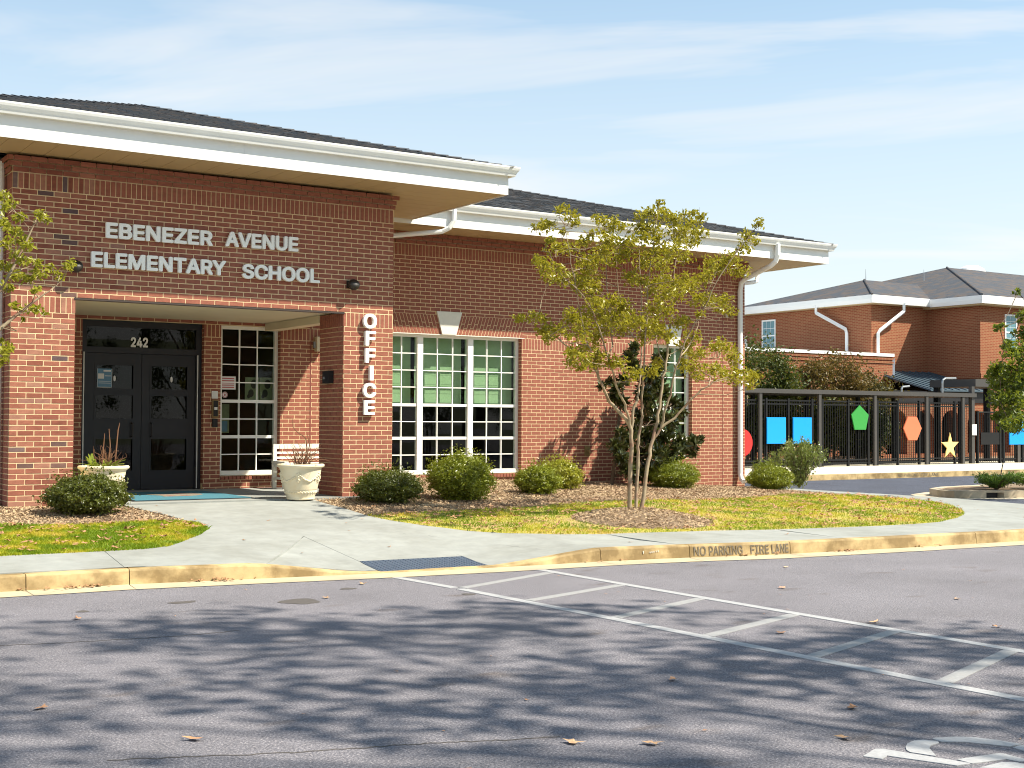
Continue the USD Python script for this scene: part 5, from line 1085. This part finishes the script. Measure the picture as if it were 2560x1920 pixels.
obj('mulch', chips(vis_beds, 170000, np.random.default_rng(43), .030), M['mulch_chip'], kind='stuff', label='brown wood chips over the planting beds', cat='mulch')
# fallen leaves
def dead_leaf(mb, x, y, z, s, r, curl=.35):
    a = r.uniform(0, 2 * np.pi); k = 9; V = [(0, 0, .15 * s * curl)]
    for i in range(k):
        q = i / k * 2 * np.pi; rr = s * (.34 + .20 * math.cos(5 * q / 2 * 2 / 2.0 + 1) * (1 if i % 2 else .4)) * (1.35 if abs(math.cos(q)) > .8 else .8); V.append((rr * math.cos(q), rr * math.sin(q) * .75, s * curl * abs(r.normal(0, .5)) * (rr / s)))
    V = np.array(V); c, sn = math.cos(a), math.sin(a); V = np.stack([x + V[:, 0] * c - V[:, 1] * sn, y + V[:, 0] * sn + V[:, 1] * c, z + V[:, 2]], 1)
    mb.add(V, [(0, 1 + i, 1 + (i + 1) % k) for i in range(k)])
r = np.random.default_rng(51)
LF = [(4.03, 4.96, .085, 'curled tan fallen leaf on the asphalt at the bottom middle, right of the two there', 1), (3.72, 5.18, .085, 'pale fallen leaf on the asphalt at the bottom middle, left of the two there', 1), (5.12, 6.11, .07, 'brown fallen leaf on the shaded asphalt above the two bottom leaves', 0), (6.93, 7.05, .075, 'brown fallen leaf between the painted aisle lines', 0),
 (5.45, 5.0, .08, 'brown fallen leaf on the asphalt left of the wheelchair symbol', 0), (7.92, 7.05, .085, 'pale fallen leaf touching the far painted aisle line', 1), (2.2, 6.2, .075, 'reddish fallen leaf on shaded asphalt at the lower left', 0), (8.55, 6.4, .07, 'small brown fallen leaf on sunlit asphalt right of the aisle lines', 0), (8.82, 8.95, .08, 'brown fallen leaf on sunlit asphalt between the aisle and the stencilled kerb', 0),
 (1.75, 7.3, .08, 'dark curled fallen leaf at the left edge of the asphalt', 0), (4.9, 4.55, .07, 'orange fallen leaf on the asphalt beside the wheelchair symbol', 1), (2.75, 10.4, .08, 'tan fallen leaf on sunlit asphalt left of the oil stain', 0), (10.1, 10.2, .075, 'yellow fallen leaf on the asphalt below the stencilled kerb', 1), (4.9, 10.5, .07, 'pale fallen leaf beside the dark oil stain', 1), (5.6, 11.2, .075, 'tan fallen leaf on the asphalt left of the aisle lines', 1), (9.6, 7.6, .07, 'small tan fallen leaf on sunlit asphalt far right', 1)]
for x, y, s, lb, pale in LF:
    mb = MB(); dead_leaf(mb, x, y, .008, s * 1.5, r); obj('fallen_leaf', mb, M['dry_leaf_pale' if pale else 'dry_leaf'], label=lb, cat='leaf', group='dry leaves lying on the asphalt')
mb = MB()
for p in inside(unary_union([lawn1, lawn2]), 2600, r): dead_leaf(mb, p[0], p[1], float(gz(*p)) + r.uniform(.02, .04), r.uniform(.06, .12), r, .7)
for p in inside(vis_beds, 200, r): dead_leaf(mb, p[0], p[1], float(gz(*p)) + .012, r.uniform(.05, .09), r, .5)
for p in inside(walk.intersection(sbox(2, 11.5, 19, 17)), 150, r): 
    if r.uniform() < .35: dead_leaf(mb, p[0], p[1], float(gz(*p)) + .006, r.uniform(.04, .085), r, .3)
for s0, n, sp in ((3.2, 34, .22), (4.55, 26, .16), (11.9, 22, .18), (13.3, 8, .2), (9.0, 6, .2), (2.4, 10, .3), (10.4, 8, .3)):
    for k in range(n):
        s = s_x(s0 + r.normal(0, sp)); p, n_ = kpt(s), knrm(s); q = p - n_ * abs(r.normal(.03, .035)); dead_leaf(mb, q[0], q[1], .012 + r.uniform(0, .02), r.uniform(.035, .075), r, .7)
for p in np.stack([r.uniform(1.5, 12, 40), r.uniform(4, 11.5, 40)], 1): dead_leaf(mb, p[0], p[1], .006, r.uniform(.02, .045), r, .3)
obj('leaf_litter', mb, M['dry_leaf'], kind='stuff', label='scattered dry brown leaves on grass, walk and gutter', cat='leaves')

# ================================================================ fence, covered walk and what stands behind
fn = thing('fence', 'black metal picket fence under the long bronze walkway roof', 'fence')
FY = 29.32
posts = [24.6, 25.6, 26.8, 27.2, 28.22, 29.15, 30.16, 30.62, 31.78, 32.70, 33.12, 34.10, 35.15, 35.62, 36.95, 37.2]
for x in posts: obj('post', MB().box(x - .035, x + .035, FY - .035, FY + .035, .15, 2.28), M['fence_black'], fn)
for z in (2.21, 2.10, .36, .26): obj('rail', MB().box(24.0, 37.7, FY - .018, FY + .018, z - .022, z + .022), M['fence_black'], fn)
x = 24.05
while x < 37.7:
    obj('picket', MB().box(x - .009, x + .009, FY - .009, FY + .009, .22, 2.24), M['fence_black'], fn); x += .105
f2 = thing('fence', 'lower black picket fence with a gate right of the tall walkway column', 'fence')
for x in (38.15, 39.35, 39.55, 40.6, 41.6, 43, 44.5): obj('post', MB().box(x - .04, x + .04, FY - .04, FY + .04, .15, 1.95), M['fence_black'], f2)
for z in (1.92, .30): obj('rail', MB().box(38.1, 46, FY - .02, FY + .02, z - .025, z + .025), M['fence_black'], f2)
x = 38.2
while x < 46:
    obj('picket', MB().box(x - .009, x + .009, FY - .009, FY + .009, .2, 1.95), M['fence_black'], f2); x += .115
obj('gate_plate', MB().box(38.3, 39.3, FY - .03, FY - .02, .80, 1.22), M['fence_black'], f2)
cw = thing('covered_walkway', 'long flat bronze walkway roof on slim columns along the fence', 'walkway canopy')
obj('roof_slab', MB().box(22, 37.97, 29.2, 32.4, 2.43, 2.56), M['walk_bronze'], cw)
for x in (23.2, 25.4, 27.92, 30.44, 32.95, 35.45, 37.30):
    obj('column', MB().box(x - .055, x + .055, 29.22, 29.30, .15, 2.43), M['walk_bronze'], cw)
    obj('column', MB().box(x - .055, x + .055, 32.2, 32.31, .15, 2.43), M['fence_black'], cw)
tc = thing('covered_walkway', 'higher bronze walkway roof at right on a tall column with a white sign', 'walkway canopy')
obj('roof_slab', MB().box(37.975, 60, 29.25, 31.2, 2.80, 3.06), M['walk_bronze'], tc)
for x in (37.86, 40.35, 43.3): obj('column', MB().box(x - .075, x + .075, 29.26, 29.40, .15, 2.80 if x > 38 else 2.80), M['walk_bronze'], tc)
obj('column', MB().box(38.05, 38.2, 30.9, 31.1, .15, 2.80), M['fence_black'], tc); obj('column', MB().box(40.8, 40.95, 30.9, 31.1, .15, 2.80), M['fence_black'], tc)
obj('drain_pipe', MB().tube([(37.05, 29.9, 2.55), (37.05, 29.9, 2.92), (37.08, 29.9, 3.02), (37.2, 29.9, 3.08), (37.75, 29.9, 3.09)], .035, 8), M['grey_metal'], tc)
obj('drain_pipe', MB().tube([(36.5, 31.2, 2.55), (36.5, 31.2, 2.72), (36.55, 31.2, 2.80), (36.9, 31.2, 2.83)], .035, 8), M['grey_metal'], tc)
wsg = thing('white_sign', 'blank white sign on the tall column at the fence corner', 'sign'); obj('sign_face', MB().box(37.76, 38.0, 29.225, 29.245, 1.13, 1.50), M['paper'], wsg); obj('bracket', MB().box(37.83, 37.89, 29.245, 29.262, 1.2, 1.44), M['grey_metal'], wsg)
def fpanel(name, poly, m, label):
    t = thing(name, label, 'shape panel', group='coloured shape panels on the fence')
    obj('face', extr(poly, 'y', FY - .075, FY - .060), m, t)
    obj('rim', extr(poly.buffer(.012, join_style=2).difference(poly.buffer(-.006, join_style=2)), 'y', FY - .059, FY - .050), m, t)
    cx, cy = poly.centroid.coords[0]; obj('bracket', MB().box(cx - .02, cx + .02, FY - .049, FY - .019, cy - .2, cy + .2), M['fence_black'], t)
fpanel('square_panel', sbox(28.20, .895, 28.985, 1.685), M['blue'], 'blue square panel on the fence, left of two')
fpanel('square_panel', sbox(29.30, .895, 30.09, 1.685), M['blue'], 'blue square panel on the fence, right of two')
fpanel('pentagon_panel', Polygon([(32.25, 2.09), (31.87, 1.79), (32.01, 1.32), (32.52, 1.32), (32.65, 1.79)]), M['green'], 'green pentagon panel on the fence')
fpanel('hexagon_panel', Polygon([(34.52, 1.735), (34.31, 1.36), (34.54, .975), (34.965, .975), (35.19, 1.36), (34.96, 1.735)]), M['orange'], 'orange hexagon panel on the fence')
c_, R_ = (36.635, .755), .435
fpanel('star_panel', Polygon([(c_[0] + (R_ if i % 2 == 0 else R_ * .39) * math.sin(i * math.pi / 5), c_[1] + (R_ if i % 2 == 0 else R_ * .39) * math.cos(i * math.pi / 5)) for i in range(10)]), M['yellow'], 'yellow star panel on the fence')
fpanel('circle_panel', Point(27.20, .925).buffer(.40, 24), M['red'], 'red round panel on the fence, half hidden by the school corner')
fpanel('square_panel', sbox(39.80, .80, 40.62, 1.58), M['blue'], 'blue square panel at the right edge, partly behind leaves')

# arcade behind the fence
ar = thing('arcade', 'sunlit brick arcade with round arches behind the fence', 'arcade')
aw = sbox(39.2, .1, 60, 2.35)
for k in range(10):
    cx = 40.45 + 1.6 * k; aw = aw.difference(unary_union([sbox(cx - .58, .32, cx + .58, 1.47), Point(cx, 1.47).buffer(.58, 24)]))
obj('roof_beam', MB().box(39.2, 60, 34.75, 35.3, 2.352, 2.80), M['bronze'], ar)  # dark bar stands in for the shade above the arches
obj('wall', extr(aw, 'y', 34.8, 35.15), M['far_brick'], ar)
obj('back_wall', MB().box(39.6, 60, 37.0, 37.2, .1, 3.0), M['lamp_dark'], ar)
pr_ = thing('pent_roof', 'dark blue grey sloping roof low between the brick wings', 'roof')
obj('roof_sheet', MB().add([(42.2, 37.9, 3.72), (46.1, 37.9, 3.72), (46.1, 34.6, 2.86), (42.2, 34.6, 2.86), (42.2, 37.9, 3.66), (46.1, 37.9, 3.66), (46.1, 34.6, 2.80), (42.2, 34.6, 2.80)], [(0, 3, 2, 1), (3, 7, 6, 2), (0, 4, 7, 3), (4, 5, 6, 7)]), M['pent'], pr_)
for i in range(10): obj('seam', MB().add([(42.3 + i * .41 + d, y, z + h) for d in (0, .03) for (y, z) in ((37.88, 3.72), (34.6, 2.862)) for h in (0, .035)], [(0, 1, 3, 2), (4, 6, 7, 5), (1, 5, 7, 3), (2, 3, 7, 6)]), M['pent'], pr_)

# far building
fb = thing('far_school_wing', 'two storey brick school wing with grey hipped roofs beyond the fence', 'school building')
def wallbox(x0, x1, y0, y1, z0, z1, name='wall', m='far_brick'): return obj(name, MB().box(x0, x1, y0, y1, z0, z1), M[m], fb)
wallbox(30, 42.74, 37.0, 45, 0, 4.26)                      # low wing
obj('parapet_cap', MB().box(29.9, 42.80, 36.95, 45, 4.262, 4.385), M['far_white'], fb)
obj('parapet_band', MB().box(30, 42.77, 36.965, 36.999, 3.98, 4.05).box(30, 42.77, 36.965, 36.999, 4.13, 4.20), M['far_brick'], fb)
wallbox(42.6, 46.2, 38.0, 45.68, 0, 6.50)
wallbox(46.167, 75, 35.32, 52, 0, 6.45)
obj('soldier_band', MB().box(46.14, 75, 35.29, 35.319, 3.42, 3.62).box(46.137, 46.166, 35.29, 37.999, 3.42, 3.62).box(42.57, 46.136, 37.97, 37.999, 3.42, 3.62), M['far_brick'], fb)
def eave(pts, z, ov):
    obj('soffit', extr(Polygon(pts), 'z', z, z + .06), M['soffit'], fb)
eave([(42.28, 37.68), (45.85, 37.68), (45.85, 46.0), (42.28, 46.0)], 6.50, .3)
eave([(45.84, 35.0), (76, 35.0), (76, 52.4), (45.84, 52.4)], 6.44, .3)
obj('gutter', sweep([(0, 0), (.10, 0), (.13, .16), (.13, .33), (0, .33)], [(42.28, 46.0, 6.53), (42.28, 37.68, 6.53), (45.84, 37.68, 6.53)]), M['far_white'], fb)
obj('gutter', sweep([(0, 0), (.10, 0), (.13, .16), (.13, .33), (0, .33)], [(45.84, 37.56, 6.50), (45.84, 35.0, 6.50), (76, 35.0, 6.50)]), M['far_white'], fb)
def hiproof(x0, x1, y0, y1, z, pit):
    a = (y1 - y0) / 2
    V = [(x0, y0, z), (x1, y0, z), (x1, y1, z), (x0, y1, z), (x0 + a, (y0 + y1) / 2, z + a * pit), (x1 - a, (y0 + y1) / 2, z + a * pit), (x0, y0, z - .05), (x1, y0, z - .05), (x1, y1, z - .05), (x0, y1, z - .05)]
    return MB().add(V, [(0, 1, 5, 4), (1, 2, 5, 5), (2, 3, 4, 5), (3, 0, 4, 4), (6, 9, 8, 7), (0, 6, 7, 1), (0, 3, 9, 6)])
obj('roof', hiproof(42.16, 70, 37.56, 46.1, 6.86, .29), M['far_roof'], fb)
obj('roof', hiproof(45.72, 90, 34.88, 52.5, 6.84, .29), M['far_roof'], fb)
def ridge(p, q): obj('hip_ridge', MB().tube([p, q], .05, 6), M['far_roof'], fb)
a = 4.27; ridge((42.16, 37.56, 6.87), (42.16 + a, 37.56 + a, 6.87 + a * .29)); a = 8.81; ridge((45.72, 34.88, 6.85), (45.72 + a, 34.88 + a, 6.85 + a * .29))
def fwin(axis, c, u0, u1, z0, z1, cols, rows):
    def bx(a, b, lo, hi, z0, z1): return MB().box(a, b, c + lo, c + hi, z0, z1) if axis == 'y' else MB().box(c + lo, c + hi, a, b, z0, z1)
    f = obj('window', bx(u0, u1, -.03, .0, z0, z0 + .07), M['far_white'], fb); sub(f)
    for a, b, e, g in ((u0, u0 + .06, z0 + .07, z1), (u1 - .06, u1, z0 + .07, z1), (u0 + .06, u1 - .06, z1 - .06, z1), (u0 + .06, u1 - .06, (z0 + z1) / 2 - .03, (z0 + z1) / 2 + .03)): obj('frame', bx(a, b, -.03, .0, e, g), M['far_white'], f)
    cw_, ch = (u1 - u0 - .12) / cols, (z1 - z0 - .13) / rows
    for i in range(cols):
        for j in range(rows): obj('pane', bx(u0 + .06 + i * cw_ + .012, u0 + .06 + (i + 1) * cw_ - .012, -.012, -.004, z0 + .07 + j * ch + .012, z0 + .07 + (j + 1) * ch - .012), M['far_window'], f)
    obj('grid', bx(u0 + .05, u1 - .05, -.0035, -.001, z0 + .05, z1 - .05), M['far_white'], f)
fwin('y', 35.32, 47.78, 48.58, 4.62, 6.16, 2, 6); fwin('y', 35.32, 51.5, 52.3, 4.62, 6.16, 2, 6)
fwin('x', 42.6, 43.62, 44.5, 4.75, 6.22, 3, 4)
def fdown(pts, lab=None): obj('downspout', MB().tube(pts, .085, 4), M['far_white'], fb, label=lab)
fdown([(42.2, 40.75, 6.60), (42.2, 40.75, 6.30), (42.47, 39.3, 5.52), (42.48, 39.25, 5.35), (42.48, 39.25, 4.40)])
fdown([(42.2, 46.3, 6.3), (42.48, 45.6, 5.5), (42.48, 45.45, 5.3), (42.48, 45.45, 4.4)])
fdown([(44.15, 37.6, 6.60), (44.15, 37.6, 6.25), (42.95, 37.86, 5.40), (42.88, 37.88, 5.28), (42.88, 37.88, 4.40)])
fdown([(42.84, 37.05, 4.2), (42.84, 37.05, 3.4), (42.95, 36.95, 3.2)])
rv = thing('roof_vent', 'round white vent on the ridge of the far roof', 'roof vent', loc=(57.6, 44.6, 9.2)); obj('vent_cap', MB().lathe([(0, .62), (.35, .56), (.62, .42), (.72, .28), (.72, .2), (.6, .2)], (57.6, 44.6, 9.2), 20), M['far_white'], rv); obj('vent_base', MB().lathe([(.55, -.4), (.55, .22)], (57.6, 44.6, 9.2), 20), M['grey_metal'], rv)
for x, y, z, lb in ((46.5, 41.8, 8.05, 'thin lightning rod on the left peak of the far roof'), (50.5, 41.8, 8.3, 'thin lightning rod left of the main peak of the far roof'), (63.5, 43.7, 9.35, 'thin lightning rod right of the vent on the far roof')): obj('lightning_rod', MB().tube([(x, y, z), (x, y, z + .55)], [.02, .008], 5), M['grey_metal'], label=lb, cat='lightning rod')

# trees behind the fence
def far_tree(x, y, w, h, n, m, seed, label, z=.17):
    r = np.random.default_rng(seed); t = thing('screening_tree', label, 'tree', loc=(x, y, z))
    cl = []
    for k in range(46):
        d = r.normal(0, 1, 3); d /= np.linalg.norm(d); q = r.uniform(.2, 1) ** .5; cl.append((x + d[0] * w / 2 * q, y + d[1] * w / 2 * q * .8, z + h * .58 + d[2] * h * .40 * q, r.uniform(.25, .5)))
    out = np.vstack([np.array(c[:3]) + r.normal(0, .6, (n // 30, 3)) * c[3] for c in cl])
    obj('crown', leaves(out, 0, .14, .07, r, up_bias=.3), m, t)
    mb = MB()
    for k in range(4): a = r.uniform(0, 6.28); mb.tube([(x + .2 * math.cos(a), y + .2 * math.sin(a), z), (x + .35 * math.cos(a), y + .35 * math.sin(a), z + h * .3), (x + w * .3 * math.cos(a), y + w * .3 * math.sin(a), z + h * .75)], [.06, .045, .02], 6)
    obj('trunk', mb, M['bark'], t)
far_tree(31.4, 33.5, 3.6, 4.1, 9000, M['far_leaf'], 61, 'broad green tree behind the walkway roof above the blue squares')
far_tree(28.6, 33.6, 3.4, 4.0, 6000, M['far_leaf'], 65, 'green tree behind the walkway roof next to the school corner')
far_tree(35.5, 33.6, 2.6, 3.9, 7000, M['far_leaf_red'], 62, 'rusty green tree behind the walkway roof above the pentagon')
far_tree(38.2, 34.0, 1.7, 3.25, 3000, M['far_leaf_red'], 63, 'small rusty tree top behind the walkway roof right of the larger trees')
far_tree(33.6, 34.6, 2.2, 3.0, 4000, M['far_leaf'], 64, 'low shaded tree behind the fence between the blue square and the pentagon')

for k, (x, w, hh) in enumerate(((26.3, 3.0, 2.3), (29.6, 3.2, 2.2), (32.2, 2.6, 2.1), (34.6, 2.8, 2.2), (36.6, 2.2, 2.0))):
    far_tree(x, 33.2, w, hh, 3600, M['shade_leaf'], 100 + k, 'dark shrub added to darken the yard %s' % ['behind the red circle', 'behind the blue squares', 'left of the green pentagon', 'left of the orange hexagon', 'behind the orange hexagon'][k])  # shrubs put in to darken the view through the pickets
# planted island on the right
ISL = Polygon([(22.35, 17.75), (22.42, 18.25), (22.8, 18.75), (23.6, 19.1), (26, 19.4), (34, 17.5), (34, 13.2), (28, 15.4), (25, 16.6), (23.8, 17.08), (22.9, 17.45)])
isl = thing('island_kerb', 'grey concrete kerb around the juniper island with a dark drain opening', kind='structure')
inner_i = ISL.buffer(-.15); front = sbox(22.95, 17.0, 23.32, 17.62)
obj('kerb_ring', extr(ISL.difference(inner_i).difference(front), 'z', .0, .15), M['kerb_grey'], isl)
obj('inlet_lid', extr(ISL.difference(inner_i).intersection(front).buffer(.0), 'z', .115, .152), M['kerb_grey'], isl); obj('inlet_throat', extr(inner_i.intersection(front.buffer(.3)), 'z', .0, .11), M['black_plastic'], isl)
obj('gutter_apron', extr(ISL.buffer(.38).difference(ISL.buffer(.002)), 'z', .004, .009), M['kerb_grey'], isl)
obj('island_bed', extr(inner_i.buffer(-.002), 'z', .112, .135), M['mulch_base'], kind='structure', label='mulch inside the juniper island')
for k, (x, y, w, h) in enumerate(((23.9, 17.9, 1.0, .30), (24.5, 17.35, 1.1, .34), (25.1, 17.8, 1.1, .32), (25.6, 17.1, 1.2, .34), (24.6, 18.4, 1.0, .30))):
    r = np.random.default_rng(70 + k); lb = ['low spreading juniper at the left tip of the island', 'low juniper on the island beside the kerb front', 'low juniper in the middle of the island', 'low juniper on the island under the right tree', 'low juniper at the back of the island'][k]
    t = thing('juniper', lb, 'bush', loc=(x, y, .13)); C = []; D = []; mb = MB()
    for q in range(60):
        a = r.uniform(0, 6.28); e = np.array([math.cos(a) * w / 2 * r.uniform(.4, 1), math.sin(a) * w / 2 * r.uniform(.4, 1), h * r.uniform(.4, 1)]); P = np.array([x, y, .13]) + np.linspace(0, 1, 7)[:, None] * e + np.array([0, 0, .06]) * np.sin(np.linspace(0, 3, 7))[:, None]; mb.tube(P[[0, 3, 6]], [.01, .007, .003], 4)
        for p in P[2:]:
            for j in range(6): C.append(p + r.normal(0, .03, 3)); D.append(e / np.linalg.norm(e) + [0, 0, .5])
    obj('branches', mb, M['dark_bark'], t); obj('foliage', leaves(np.array(C), 0, .07, .022, r, dirs=np.array(D)), M['juniper'], t)
mk = thing('marker_rod', 'thin leaning rod sticking up from the juniper island', 'rod'); obj('rod', MB().tube([(24.5, 18.3, .13), (24.72, 18.32, .75)], .012, 6), M['black_plastic'], mk); obj('rod_foot', MB().tube([(24.49, 18.3, .12), (24.51, 18.3, .2)], .022, 6), M['black_plastic'], mk)

# ================================================================ shade trees behind the camera (the first throws the dappled shade; the rest are added to darken window reflections)
def shade_tree(x, y, R, h, seed, label, n=150, per=130, squash=.72, leaf=.24):
    r = np.random.default_rng(seed); t = thing('shade_tree', label, 'tree', loc=(x, y, 0)); C = []
    mb = MB(); mb.tube(smooth_path([(x, y, -.1), (x + .05, y, h * .25), (x - .05, y + .1, h * .45), (x, y, h * .9)], 3), np.linspace(.28, .06, 10), 10)
    for k in range(n):
        d = r.normal(0, 1, 3); d /= np.linalg.norm(d); q = r.uniform(.25, 1) ** .45; c = np.array([x, y, h]) + d * np.array([R, R, R * squash]) * q
        s = r.uniform(.35, .85); C.append(c + r.normal(0, .5, (int(per * s * s * 2), 3)) * s * np.array([1, 1, .8]))
        if k % 5 == 0: mb.tube([(x, y, h * .45 + .3 * (c[2] - h * .45)), (c + np.array([x, y, c[2] - .6])) / 2, c], [.05, .03, .01], 5, cap=False)
    obj('crown', leaves(np.vstack(C), 0, leaf, leaf * .6, r, up_bias=.5), M['shade_leaf'], t); obj('trunk', mb, M['dark_bark'], t)
    return t
st1 = shade_tree(10.4, -2.1, 5.6, 11.6, 81, 'large leafy tree behind the car park, left of the group', n=150, per=58)
for k, (x, y, s, lb) in enumerate(((-4, -18, 0, 'unseen leafy tree added for window reflections, nearest the road'), (8, -24, 60, 'unseen leafy tree added for window reflections, middle of the row'), (19, -20, 130, 'unseen leafy tree added for window reflections, towards the lane'), (33, -14, 200, 'unseen leafy tree added for window reflections, far right'))):
    t = UsdGeom.Xform.Define(stage, unique('/World/shade_tree')); t.AddTranslateOp().Set(Gf.Vec3d(x, y, 0)); t.AddRotateZOp().Set(float(s)); t.GetPrim().GetReferences().AddInternalReference(st1.GetPath()); t.GetPrim().SetInstanceable(True); meta(t.GetPrim(), lb, 'tree')


hg = far_tree(-20, -19, 8.0, 5.6, 5200, M['shade_leaf'], 91, 'unseen broad tree of the belt added for dark window reflections, leftmost', z=-.05)  # unseen tree belt added so the glass reflects less bright sky
hedge = stage.GetPrimAtPath('/World/screening_tree_010')
for k in range(11):
    t = UsdGeom.Xform.Define(stage, unique('/World/screening_tree')); t.AddTranslateOp().Set(Gf.Vec3d(-13 + k * 6.6, -20 + (k % 3) * 1.7, -.05)); t.AddRotateZOp().Set(47.0 * k); t.AddScaleOp().Set(Gf.Vec3f(1, 1, 1.0 + .12 * (k % 4)))
    t.GetPrim().GetReferences().AddInternalReference(hedge.GetPath()); t.GetPrim().SetInstanceable(True)
    meta(t.GetPrim(), 'unseen tree of the belt added for dark window reflections, number %s from the left' % ('two three four five six seven eight nine ten eleven twelve'.split()[k]), 'tree', 'unseen belt of trees added behind the camera')

for pr in list(stage.Traverse()):
    if pr.HasCustomDataKey('origin'): pr.ClearCustomDataByKey('origin')
